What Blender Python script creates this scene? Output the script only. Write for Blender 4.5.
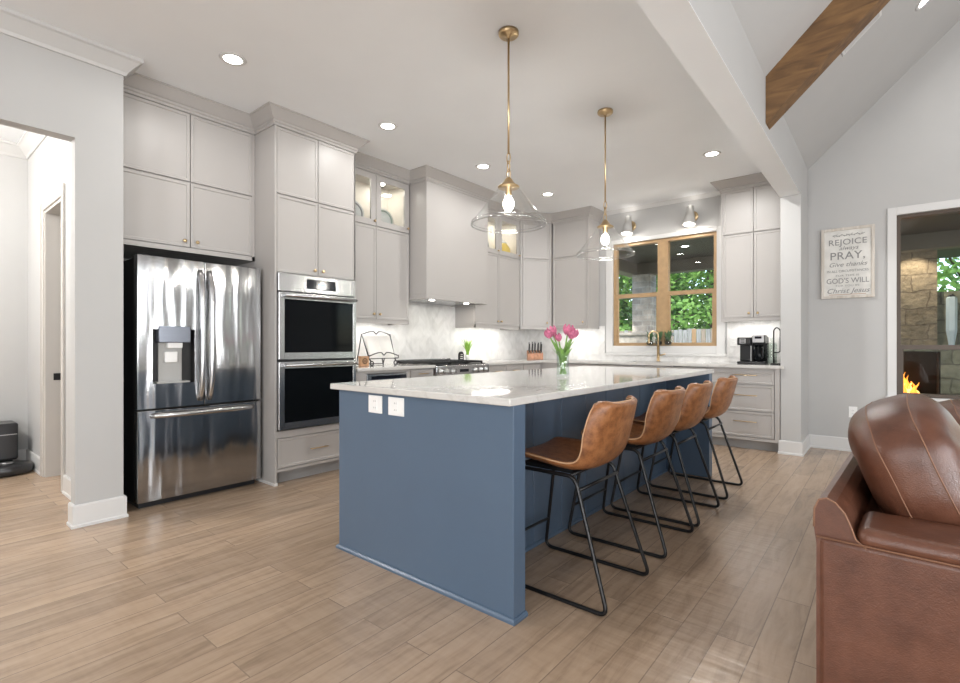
import bpy, bmesh, math, random
from mathutils import Matrix, Vector

random.seed(7)
for o in list(bpy.data.objects):
    bpy.data.objects.remove(o, do_unlink=True)
S = bpy.context.scene
COL = S.collection
PI = math.pi

# ------------------------------------------------------------------ camera, sky, sun, daylight, exposure
CH = 1.15
cam_d = bpy.data.cameras.new('camera')
cam = bpy.data.objects.new('camera', cam_d)
COL.objects.link(cam)
cam.location = (0, 0, CH)
cam.rotation_euler = (PI / 2, 0, 0.6885)
cam_d.sensor_width = 36
cam_d.lens = 36 * 496 / 960
cam_d.shift_y = 3.25 / 960
cam_d.clip_start = 0.02
S.camera = cam

world = bpy.data.worlds.new('sky')
S.world = world
world.use_nodes = True
wn = world.node_tree
wbg = wn.nodes['Background']
sky = wn.nodes.new('ShaderNodeTexSky')
sky.sky_type = 'NISHITA'
sky.sun_disc = False
sky.sun_elevation = math.radians(48)
sky.sun_rotation = math.radians(150)
wn.links.new(sky.outputs['Color'], wbg.inputs['Color'])
wbg.inputs['Strength'].default_value = 0.6

sun_d = bpy.data.lights.new('sun', 'SUN')
sun_d.energy = 4.0
sun_d.angle = math.radians(2)
sun_d.color = (1, 0.95, 0.86)
sun = bpy.data.objects.new('sun', sun_d)
COL.objects.link(sun)
sun.rotation_euler = (math.radians(40), 0, math.radians(-25))     # from behind the house, onto the trees


def area(name, loc, rot, sx, sy, power, color=(1, 1, 1), spread=180, parent=None):
    d = bpy.data.lights.new(name, 'AREA')
    d.shape = 'RECTANGLE'
    d.size, d.size_y = sx, sy
    d.energy = power
    d.color = color
    d.spread = math.radians(spread)
    o = bpy.data.objects.new(name, d)
    COL.objects.link(o)
    o.location = loc
    o.rotation_euler = rot
    return o


# area lamps added as daylight fill, windows beside and behind the camera assumed
for yy in (-1.9, -0.5, 0.9, 2.3, 3.7):
    area('window_daylight', (5.36, yy, 1.52), (0, math.radians(90), 0), 2.5, 0.27, 60, (0.95, 0.975, 1.0))
for xx in (-0.75, 2.35, 3.6):  # fill from behind the camera, set before a solid wall
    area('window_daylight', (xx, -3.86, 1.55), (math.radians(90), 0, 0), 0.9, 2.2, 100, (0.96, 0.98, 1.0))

S.view_settings.view_transform = 'Standard'
S.view_settings.look = 'None'
S.view_settings.exposure = 0.14
S.view_settings.gamma = 1.0
S.view_settings.use_curve_mapping = False
S.cycles.max_bounces = 10
S.cycles.diffuse_bounces = 5
S.cycles.glossy_bounces = 5
S.cycles.transmission_bounces = 8
S.cycles.transparent_max_bounces = 24
S.cycles.sample_clamp_indirect = 6
S.cycles.caustics_reflective = False
S.cycles.caustics_refractive = False

# ------------------------------------------------------------------ materials


def lin(c):
    return tuple(((v / 255) / 12.92 if v / 255 <= 0.04045 else ((v / 255 + 0.055) / 1.055) ** 2.4) for v in c)


def new_mat(name):
    m = bpy.data.materials.new(name)
    m.use_nodes = True
    nt = m.node_tree
    return m, nt, nt.nodes['Principled BSDF']


def N(nt, t, **kw):
    n = nt.nodes.new('ShaderNode' + t)
    for k, v in kw.items():
        if k in n.inputs:
            n.inputs[k].default_value = v
        else:
            setattr(n, k, v)
    return n


def ramp(nt, fac, stops):
    r = nt.nodes.new('ShaderNodeValToRGB')
    els = r.color_ramp.elements
    while len(els) < len(stops):
        els.new(0.5)
    for e, (p, c) in zip(els, stops):
        e.position = p
        e.color = (*c, 1)
    nt.links.new(fac, r.inputs['Fac'])
    return r.outputs['Color']


def coords(nt, scale=(1, 1, 1), rot=(0, 0, 0)):
    tc = nt.nodes.new('ShaderNodeTexCoord')
    mp = nt.nodes.new('ShaderNodeMapping')
    mp.inputs['Scale'].default_value = scale
    mp.inputs['Rotation'].default_value = rot
    nt.links.new(tc.outputs['Object'], mp.inputs['Vector'])
    return mp.outputs['Vector']


def bump(nt, b, height, strength=0.1, dist=0.01):
    n = nt.nodes.new('ShaderNodeBump')
    n.inputs['Strength'].default_value = strength
    n.inputs['Distance'].default_value = dist
    nt.links.new(height, n.inputs['Height'])
    nt.links.new(n.outputs['Normal'], b.inputs['Normal'])


def plain(name, c, rough=0.5, metal=0.0, var=0.04, vscale=3.0, bmp=0.0, bscale=200, coat=0.0, ior=None):
    m, nt, b = new_mat(name)
    b.inputs['Roughness'].default_value = rough
    b.inputs['Metallic'].default_value = metal
    b.inputs['Coat Weight'].default_value = coat
    if ior:
        b.inputs['IOR'].default_value = ior
    v = coords(nt)
    nz = N(nt, 'TexNoise', Scale=vscale, Detail=3)
    nt.links.new(v, nz.inputs['Vector'])
    lo = tuple(x * (1 - var) for x in c)
    hi = tuple(min(1, x * (1 + var)) for x in c)
    nt.links.new(ramp(nt, nz.outputs['Fac'], [(0.3, lo), (0.7, hi)]), b.inputs['Base Color'])
    if bmp:
        n2 = N(nt, 'TexNoise', Scale=bscale, Detail=2)
        nt.links.new(v, n2.inputs['Vector'])
        bump(nt, b, n2.outputs['Fac'], bmp, 0.003)
    return m


def emit(name, c, s):
    m, nt, b = new_mat(name)
    b.inputs['Base Color'].default_value = (*c, 1)
    b.inputs['Emission Color'].default_value = (*c, 1)
    b.inputs['Emission Strength'].default_value = s
    return m


M = {}
M['wall'] = plain('wall_paint', (0.465, 0.463, 0.457), 0.75, var=0.012, bmp=0.08, bscale=350)
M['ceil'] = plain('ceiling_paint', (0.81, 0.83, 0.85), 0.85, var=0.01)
M['trim'] = plain('trim_paint', (0.63, 0.626, 0.618), 0.35, var=0.01)
M['casing'] = plain('warm_casing_paint', (0.50, 0.475, 0.445), 0.4, var=0.01)
M['crown'] = plain('crown_paint', (0.54, 0.537, 0.53), 0.45, var=0.01)
M['cab'] = plain('greige_cabinet_paint', (0.425, 0.405, 0.390), 0.38, var=0.012)
M['cabin'] = plain('cabinet_interior', (0.78, 0.73, 0.66), 0.5, var=0.01)
M['blue'] = plain('blue_island_paint', (0.082, 0.124, 0.184), 0.36, var=0.03)
M['brass'] = plain('brushed_brass', (0.58, 0.43, 0.25), 0.3, 1.0)
M['black'] = plain('black_metal', (0.006, 0.006, 0.0065), 0.36)
M['blackplastic'] = plain('black_plastic', (0.015, 0.015, 0.017), 0.3)
M['darkgap'] = plain('black_enamel', (0.010, 0.010, 0.010), 0.5)
M['chrome'] = plain('chrome', (0.55, 0.55, 0.56), 0.28, 1.0)
M['white'] = plain('white_plastic', (0.82, 0.82, 0.81), 0.35)
M['greyshade'] = plain('grey_enamel', (0.42, 0.415, 0.40), 0.4)
M['ovenglass'] = plain('oven_glass', (0.004, 0.005, 0.006), 0.06, ior=1.22)
M['screen'] = plain('screen_glass', (0.008, 0.010, 0.016), 0.08)
M['china'] = plain('white_china', (0.62, 0.63, 0.62), 0.2)
M['chinagreen'] = plain('green_glaze', (0.25, 0.32, 0.27), 0.3)
M['yellow'] = plain('yellow_glaze', (0.75, 0.55, 0.12), 0.3)
M['tulip'] = plain('pink_petal', (0.50, 0.13, 0.23), 0.5, var=0.3, vscale=60)
M['stem'] = plain('green_stem', (0.17, 0.33, 0.07), 0.5, var=0.3, vscale=40)
M['leafdark'] = plain('dark_leaf', (0.06, 0.13, 0.05), 0.5, var=0.3, vscale=60)
M['grasspl'] = plain('bright_leaf', (0.27, 0.48, 0.07), 0.5, var=0.3, vscale=60)
M['paper'] = plain('paper', (0.80, 0.78, 0.74), 0.8)
M['toekick'] = plain('toe_kick_grey', (0.34, 0.335, 0.33), 0.5)
M['terracotta'] = plain('bare_wood', (0.46, 0.26, 0.14), 0.5, var=0.2, vscale=20)
M['lens'] = emit('lamp_lens', (1.0, 0.96, 0.88), 14)
M['bulb'] = emit('bulb_glow', (1.0, 0.93, 0.82), 16)
M['led'] = emit('led_strip', (1.0, 0.97, 0.92), 9)
M['flame'] = emit('flame', (1.0, 0.30, 0.04), 2.2)
M['flametip'] = emit('flame_core', (1.0, 0.58, 0.16), 3.0)
M['ink'] = plain('grey_ink', (0.25, 0.25, 0.25), 0.7)
M['soffit'] = plain('porch_taupe_paint', (0.085, 0.070, 0.052), 0.6)
M['porchbeam'] = plain('porch_beam_paint', (0.21, 0.185, 0.15), 0.6)
M['log'] = plain('charred_log', (0.03, 0.02, 0.015), 0.9)
M['soot'] = plain('soot', (0.012, 0.011, 0.010), 0.9)
M['bark'] = plain('bark', (0.10, 0.075, 0.05), 0.9, var=0.3, vscale=12)
M['bronze'] = plain('bronze_frame', (0.075, 0.05, 0.032), 0.4)
M['woodframe'] = plain('tan_window_frame', (0.40, 0.265, 0.14), 0.4, var=0.10, vscale=14)
M['concrete'] = plain('patio_concrete', (0.35, 0.33, 0.30), 0.8, var=0.1)
M['lawn'] = plain('lawn_green', (0.10, 0.16, 0.05), 0.9, var=0.3, vscale=1.5)
M['lantern'] = plain('pale_lantern_glass', (0.62, 0.74, 0.80), 0.25)
M['ash'] = plain('dark_walnut_block', (0.42, 0.20, 0.11), 0.4, var=0.25, vscale=30)


def steel(name, base=0.50, aniso=0.75, rough=0.23, wav=0.35, dirz=True):
    m, nt, b = new_mat(name)
    b.inputs['Metallic'].default_value = 1
    b.inputs['Base Color'].default_value = (base, base, base * 1.01, 1)
    b.inputs['Roughness'].default_value = rough
    b.inputs['Anisotropic'].default_value = aniso
    tg = nt.nodes.new('ShaderNodeTangent')
    tg.direction_type = 'RADIAL'
    tg.axis = 'Z'
    nt.links.new(tg.outputs['Tangent'], b.inputs['Tangent'])
    b.inputs['Anisotropic Rotation'].default_value = 0.0 if dirz else 0.25
    v = coords(nt, (1, 5.0, 0.6))
    nz = N(nt, 'TexNoise', Scale=1.7, Detail=1.5)
    nt.links.new(v, nz.inputs['Vector'])
    bump(nt, b, nz.outputs['Fac'], wav, 0.05)
    return m


M['steel'] = steel('brushed_steel', 0.45, 0.8, 0.15, 0.36)
M['steelflat'] = steel('brushed_steel_trim', 0.50, 0.3, 0.25, 0.05)


def mat_glass(name, tint=(1, 1, 1), gloss=0.10, rough=0.0):
    """thin clear pane: lets light straight through and mirrors a little by angle"""
    m = bpy.data.materials.new(name)
    m.use_nodes = True
    nt = m.node_tree
    nt.nodes.clear()
    out = nt.nodes.new('ShaderNodeOutputMaterial')
    tr = N(nt, 'BsdfTransparent', Color=(*tint, 1))
    gl = N(nt, 'BsdfGlossy', Roughness=rough)
    fr = N(nt, 'LayerWeight', Blend=0.5)
    pw = N(nt, 'Math', operation='POWER')
    pw.inputs[1].default_value = 3.5
    nt.links.new(fr.outputs['Facing'], pw.inputs[0])
    mul = nt.nodes.new('ShaderNodeMath')
    mul.operation = 'MULTIPLY_ADD'
    mul.inputs[1].default_value = 0.6
    mul.inputs[2].default_value = gloss
    nt.links.new(pw.outputs[0], mul.inputs[0])
    mx = nt.nodes.new('ShaderNodeMixShader')
    nt.links.new(mul.outputs[0], mx.inputs['Fac'])
    nt.links.new(tr.outputs[0], mx.inputs[1])
    nt.links.new(gl.outputs[0], mx.inputs[2])
    nt.links.new(mx.outputs[0], out.inputs['Surface'])
    return m


M['glass'] = mat_glass('window_glass', (0.97, 0.98, 0.975), 0.03)
M['pendantglass'] = mat_glass('pendant_glass', (0.985, 0.99, 0.99), 0.10)
M['vaseglass'] = mat_glass('vase_glass', (0.93, 0.96, 0.94), 0.06)


def mat_floor():
    m, nt, b = new_mat('oak_planks')
    tc = nt.nodes.new('ShaderNodeTexCoord')
    sep = nt.nodes.new('ShaderNodeSeparateXYZ')
    nt.links.new(tc.outputs['Object'], sep.inputs[0])
    cmb = nt.nodes.new('ShaderNodeCombineXYZ')
    nt.links.new(sep.outputs['Y'], cmb.inputs['X'])
    nt.links.new(sep.outputs['X'], cmb.inputs['Y'])
    br = N(nt, 'TexBrick', offset=0.37, Scale=1.0)
    br.inputs['Color1'].default_value = (0, 0, 0, 1)
    br.inputs['Color2'].default_value = (1, 1, 1, 1)
    br.inputs['Mortar'].default_value = (0.5, 0.5, 0.5, 1)
    br.inputs['Mortar Size'].default_value = 0.0022
    br.inputs['Mortar Smooth'].default_value = 0.1
    br.inputs['Brick Width'].default_value = 1.3
    br.inputs['Row Height'].default_value = 0.131
    nt.links.new(cmb.outputs[0], br.inputs['Vector'])
    mp = nt.nodes.new('ShaderNodeMapping')
    mp.inputs['Scale'].default_value = (1.3, 9, 1)
    nt.links.new(cmb.outputs[0], mp.inputs['Vector'])
    # shift the grain from plank to plank
    addv = N(nt, 'VectorMath', operation='MULTIPLY_ADD')
    nt.links.new(br.outputs['Color'], addv.inputs[0])
    addv.inputs[1].default_value = (7, 3, 5)
    nt.links.new(mp.outputs['Vector'], addv.inputs[2])
    gr = N(nt, 'TexNoise', Scale=2.2, Detail=6, Roughness=0.62, Distortion=0.6)
    nt.links.new(addv.outputs[0], gr.inputs['Vector'])
    c = ramp(nt, gr.outputs['Fac'], [(0.20, (0.25, 0.176, 0.120)), (0.50, (0.40, 0.290, 0.202)), (0.80, (0.475, 0.358, 0.258))])
    plank = ramp(nt, br.outputs['Color'], [(0.0, (0.88, 0.88, 0.88)), (1.0, (1.09, 1.085, 1.075))])
    mul = N(nt, 'Mix', data_type='RGBA', blend_type='MULTIPLY')
    mul.inputs['Factor'].default_value = 1
    nt.links.new(c, mul.inputs[6])
    nt.links.new(plank, mul.inputs[7])
    gap = N(nt, 'Mix', data_type='RGBA')
    nt.links.new(br.outputs['Fac'], gap.inputs['Factor'])
    nt.links.new(mul.outputs[2], gap.inputs[6])
    gap.inputs[7].default_value = (0.26, 0.19, 0.137, 1)
    nt.links.new(gap.outputs[2], b.inputs['Base Color'])
    b.inputs['Roughness'].default_value = 0.245
    b.inputs['Specular IOR Level'].default_value = 0.6
    # hand scraped ripples across each board
    mp2 = nt.nodes.new('ShaderNodeMapping')
    mp2.inputs['Scale'].default_value = (9, 2.2, 1)
    nt.links.new(cmb.outputs[0], mp2.inputs['Vector'])
    rp = N(nt, 'TexNoise', Scale=1.6, Detail=2)
    nt.links.new(mp2.outputs['Vector'], rp.inputs['Vector'])
    ml = N(nt, 'Math', operation='MULTIPLY')
    ml.inputs[1].default_value = -0.8
    nt.links.new(br.outputs['Fac'], ml.inputs[0])
    ad = N(nt, 'Math', operation='ADD')
    nt.links.new(rp.outputs['Fac'], ad.inputs[0])
    nt.links.new(ml.outputs[0], ad.inputs[1])
    bump(nt, b, ad.outputs[0], 0.45, 0.009)
    return m


M['floor'] = mat_floor()


def mat_quartz():
    m, nt, b = new_mat('white_quartz')
    v = coords(nt)
    nz = N(nt, 'TexNoise', Scale=1.3, Detail=8, Roughness=0.6, Distortion=1.6)
    nt.links.new(v, nz.inputs['Vector'])
    c = ramp(nt, nz.outputs['Fac'], [(0.38, (0.57, 0.555, 0.53)), (0.47, (0.60, 0.588, 0.565)), (0.495, (0.53, 0.515, 0.49)), (0.52, (0.60, 0.588, 0.565)), (0.7, (0.62, 0.61, 0.59))])
    nt.links.new(c, b.inputs['Base Color'])
    b.inputs['Roughness'].default_value = 0.07
    b.inputs['Specular IOR Level'].default_value = 0.65
    return m


M['quartz'] = mat_quartz()


def mat_herring():
    m, nt, b = new_mat('marble_herringbone')
    tc = nt.nodes.new('ShaderNodeTexCoord')
    sep = nt.nodes.new('ShaderNodeSeparateXYZ')
    nt.links.new(tc.outputs['Object'], sep.inputs[0])
    ad = N(nt, 'Math', operation='ADD')
    nt.links.new(sep.outputs['X'], ad.inputs[0])
    nt.links.new(sep.outputs['Y'], ad.inputs[1])
    # zig-zag: fold the horizontal coordinate, then run slanted tiles along it
    pp = N(nt, 'Math', operation='PINGPONG')
    pp.inputs[1].default_value = 0.11
    nt.links.new(ad.outputs[0], pp.inputs[0])
    zz = N(nt, 'Math', operation='ADD')
    nt.links.new(sep.outputs['Z'], zz.inputs[0])
    nt.links.new(pp.outputs[0], zz.inputs[1])
    cmb = nt.nodes.new('ShaderNodeCombineXYZ')
    nt.links.new(ad.outputs[0], cmb.inputs['X'])
    nt.links.new(zz.outputs[0], cmb.inputs['Y'])
    br = N(nt, 'TexBrick', offset=0.0, Scale=1.0)
    br.inputs['Color1'].default_value = (0.68, 0.675, 0.66, 1)
    br.inputs['Color2'].default_value = (0.76, 0.755, 0.745, 1)
    br.inputs['Mortar'].default_value = (0.74, 0.735, 0.72, 1)
    br.inputs['Mortar Size'].default_value = 0.0016
    br.inputs['Brick Width'].default_value = 0.11
    br.inputs['Row Height'].default_value = 0.072
    nt.links.new(cmb.outputs[0], br.inputs['Vector'])
    nz = N(nt, 'TexNoise', Scale=5, Detail=6, Distortion=1.2)
    nt.links.new(tc.outputs['Object'], nz.inputs['Vector'])
    vein = ramp(nt, nz.outputs['Fac'], [(0.36, (0.88, 0.88, 0.88)), (0.55, (1, 1, 1))])
    mul = N(nt, 'Mix', data_type='RGBA', blend_type='MULTIPLY')
    mul.inputs['Factor'].default_value = 1
    nt.links.new(br.outputs['Color'], mul.inputs[6])
    nt.links.new(vein, mul.inputs[7])
    nt.links.new(mul.outputs[2], b.inputs['Base Color'])
    b.inputs['Roughness'].default_value = 0.22
    return m


M['herring'] = mat_herring()


def mat_leather(name, dark, mid, light, rough=0.42, scale=22, wrinkle=0.0):
    m, nt, b = new_mat(name)
    v = coords(nt)
    nz = N(nt, 'TexNoise', Scale=scale, Detail=6, Roughness=0.65)
    nt.links.new(v, nz.inputs['Vector'])
    nt.links.new(ramp(nt, nz.outputs['Fac'], [(0.30, dark), (0.52, mid), (0.74, light)]), b.inputs['Base Color'])
    b.inputs['Roughness'].default_value = rough
    vo = N(nt, 'TexVoronoi', Scale=260)
    nt.links.new(v, vo.inputs['Vector'])
    h = vo.outputs['Distance']
    if wrinkle:
        n3 = N(nt, 'TexNoise', Scale=5.0, Detail=4, Distortion=1.5)
        nt.links.new(v, n3.inputs['Vector'])
        ma = N(nt, 'Math', operation='MULTIPLY_ADD')
        nt.links.new(n3.outputs['Fac'], ma.inputs[0])
        ma.inputs[1].default_value = wrinkle
        nt.links.new(h, ma.inputs[2])
        h = ma.outputs[0]
    bump(nt, b, h, 0.25, 0.002)
    return m


M['tan'] = mat_leather('tan_leather', (0.135, 0.048, 0.017), (0.265, 0.105, 0.038), (0.37, 0.165, 0.066), 0.38, 26)
M['tanedge'] = plain('pale_tan_piping', (0.50, 0.30, 0.17), 0.5)
M['sofa'] = mat_leather('brown_leather', (0.072, 0.026, 0.0145), (0.115, 0.045, 0.026), (0.155, 0.066, 0.040), 0.33, 9, 6.0)
M['stitch'] = plain('tan_stitching', (0.24, 0.12, 0.07), 0.6)


def mat_wood(name, dark, light, scale=(1, 14, 14), rough=0.55):
    m, nt, b = new_mat(name)
    v = coords(nt, scale)
    nz = N(nt, 'TexNoise', Scale=1.6, Detail=6, Distortion=0.8)
    nt.links.new(v, nz.inputs['Vector'])
    nt.links.new(ramp(nt, nz.outputs['Fac'], [(0.3, dark), (0.7, light)]), b.inputs['Base Color'])
    b.inputs['Roughness'].default_value = rough
    bump(nt, b, nz.outputs['Fac'], 0.25, 0.006)
    return m


M['beamwood'] = mat_wood('stained_beam_wood', (0.085, 0.042, 0.016), (0.22, 0.118, 0.045), (2, 10, 10))
M['fence'] = mat_wood('weathered_cedar', (0.17, 0.125, 0.09), (0.34, 0.26, 0.19), (14, 14, 1.2))
M['fenceorange'] = mat_wood('fresh_cedar', (0.24, 0.13, 0.055), (0.40, 0.24, 0.12), (14, 14, 1.2))
M['fencegrey'] = mat_wood('grey_cedar', (0.17, 0.155, 0.14), (0.36, 0.34, 0.315), (14, 14, 1.2))
M['signwood'] = mat_wood('whitewashed_wood', (0.47, 0.42, 0.36), (0.66, 0.62, 0.57), (14, 14, 1.5))


def mat_stone(name, c1, c2, mortar, bw=0.42, rh=0.2, ms=0.014, bs=0.8, wob=0.06):
    m, nt, b = new_mat(name)
    tc = nt.nodes.new('ShaderNodeTexCoord')
    sep = nt.nodes.new('ShaderNodeSeparateXYZ')
    nt.links.new(tc.outputs['Object'], sep.inputs[0])
    ad = N(nt, 'Math', operation='ADD')
    nt.links.new(sep.outputs['X'], ad.inputs[0])
    nt.links.new(sep.outputs['Y'], ad.inputs[1])
    cmb = nt.nodes.new('ShaderNodeCombineXYZ')
    nt.links.new(ad.outputs[0], cmb.inputs['X'])
    nt.links.new(sep.outputs['Z'], cmb.inputs['Y'])
    nd = N(nt, 'TexNoise', Scale=3.0, Detail=3)
    nt.links.new(tc.outputs['Object'], nd.inputs['Vector'])
    va = N(nt, 'VectorMath', operation='MULTIPLY_ADD')
    nt.links.new(nd.outputs['Color'], va.inputs[0])
    va.inputs[1].default_value = (wob, wob, 0)
    nt.links.new(cmb.outputs[0], va.inputs[2])
    br = N(nt, 'TexBrick', offset=0.43, Scale=1.0, squash=1.35, squash_frequency=3)
    br.inputs['Color1'].default_value = (*c1, 1)
    br.inputs['Color2'].default_value = (*c2, 1)
    br.inputs['Mortar'].default_value = (*mortar, 1)
    br.inputs['Mortar Size'].default_value = ms
    br.inputs['Brick Width'].default_value = bw
    br.inputs['Row Height'].default_value = rh
    nt.links.new(va.outputs[0], br.inputs['Vector'])
    nz = N(nt, 'TexNoise', Scale=9, Detail=5)
    nt.links.new(tc.outputs['Object'], nz.inputs['Vector'])
    mul = N(nt, 'Mix', data_type='RGBA', blend_type='MULTIPLY')
    mul.inputs['Factor'].default_value = 1
    nt.links.new(br.outputs['Color'], mul.inputs[6])
    nt.links.new(ramp(nt, nz.outputs['Fac'], [(0.3, (0.72, 0.72, 0.72)), (0.7, (1.15, 1.15, 1.15))]), mul.inputs[7])
    nt.links.new(mul.outputs[2], b.inputs['Base Color'])
    b.inputs['Roughness'].default_value = 0.9
    hh = N(nt, 'Math', operation='SUBTRACT')
    nt.links.new(nz.outputs['Fac'], hh.inputs[0])
    nt.links.new(br.outputs['Fac'], hh.inputs[1])
    bump(nt, b, hh.outputs[0], bs, 0.03)
    return m


M['stone'] = mat_stone('tan_limestone', (0.34, 0.28, 0.20), (0.26, 0.21, 0.145), (0.20, 0.16, 0.115), 0.50, 0.27, 0.012, 1.3, 0.16)
M['hearthstone'] = mat_stone('grey_green_limestone', (0.27, 0.27, 0.20), (0.21, 0.215, 0.16), (0.16, 0.16, 0.125), 0.45, 0.24, 0.012, 1.2, 0.15)
M['column'] = mat_stone('grey_stone_column', (0.66, 0.59, 0.52), (0.46, 0.41, 0.37), (0.66, 0.62, 0.57), 0.24, 0.115, 0.014)
M['pier'] = mat_stone('pale_limestone_pier', (0.62, 0.57, 0.51), (0.54, 0.49, 0.43), (0.45, 0.42, 0.37), 0.6, 0.4, 0.01, 0.3)


def mat_leaf(name, a, b_):
    m, nt, b = new_mat(name)
    oi = nt.nodes.new('ShaderNodeNewGeometry')
    c = ramp(nt, oi.outputs['Random Per Island'], [(0.0, a), (1.0, b_)])
    nt.links.new(c, b.inputs['Base Color'])
    b.inputs['Roughness'].default_value = 0.6
    tr = N(nt, 'BsdfTranslucent')
    nt.links.new(c, tr.inputs['Color'])
    mx = nt.nodes.new('ShaderNodeMixShader')
    mx.inputs['Fac'].default_value = 0.35
    out = nt.nodes['Material Output']
    nt.links.new(b.outputs[0], mx.inputs[1])
    nt.links.new(tr.outputs[0], mx.inputs[2])
    nt.links.new(mx.outputs[0], out.inputs['Surface'])
    return m


M['leaf0'] = mat_leaf('maple_leaves', (0.13, 0.27, 0.05), (0.33, 0.55, 0.13))
M['leaf1'] = mat_leaf('oak_leaves', (0.05, 0.13, 0.035), (0.15, 0.30, 0.08))

# ------------------------------------------------------------------ mesh helpers
XW = -4.49          # kitchen wall behind the refrigerator and range
YW = 6.68           # window wall
CEIL = 3.06
FK = Matrix(((0, 1, 0, XW), (1, 0, 0, 0), (0, 0, 1, 0), (0, 0, 0, 1)))      # (along, out, up) for the range wall
FW = Matrix(((1, 0, 0, 0), (0, -1, 0, YW), (0, 0, 1, 0), (0, 0, 0, 1)))     # (along, out, up) for the window wall
ID = Matrix.Identity(4)
WM = {}


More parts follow.
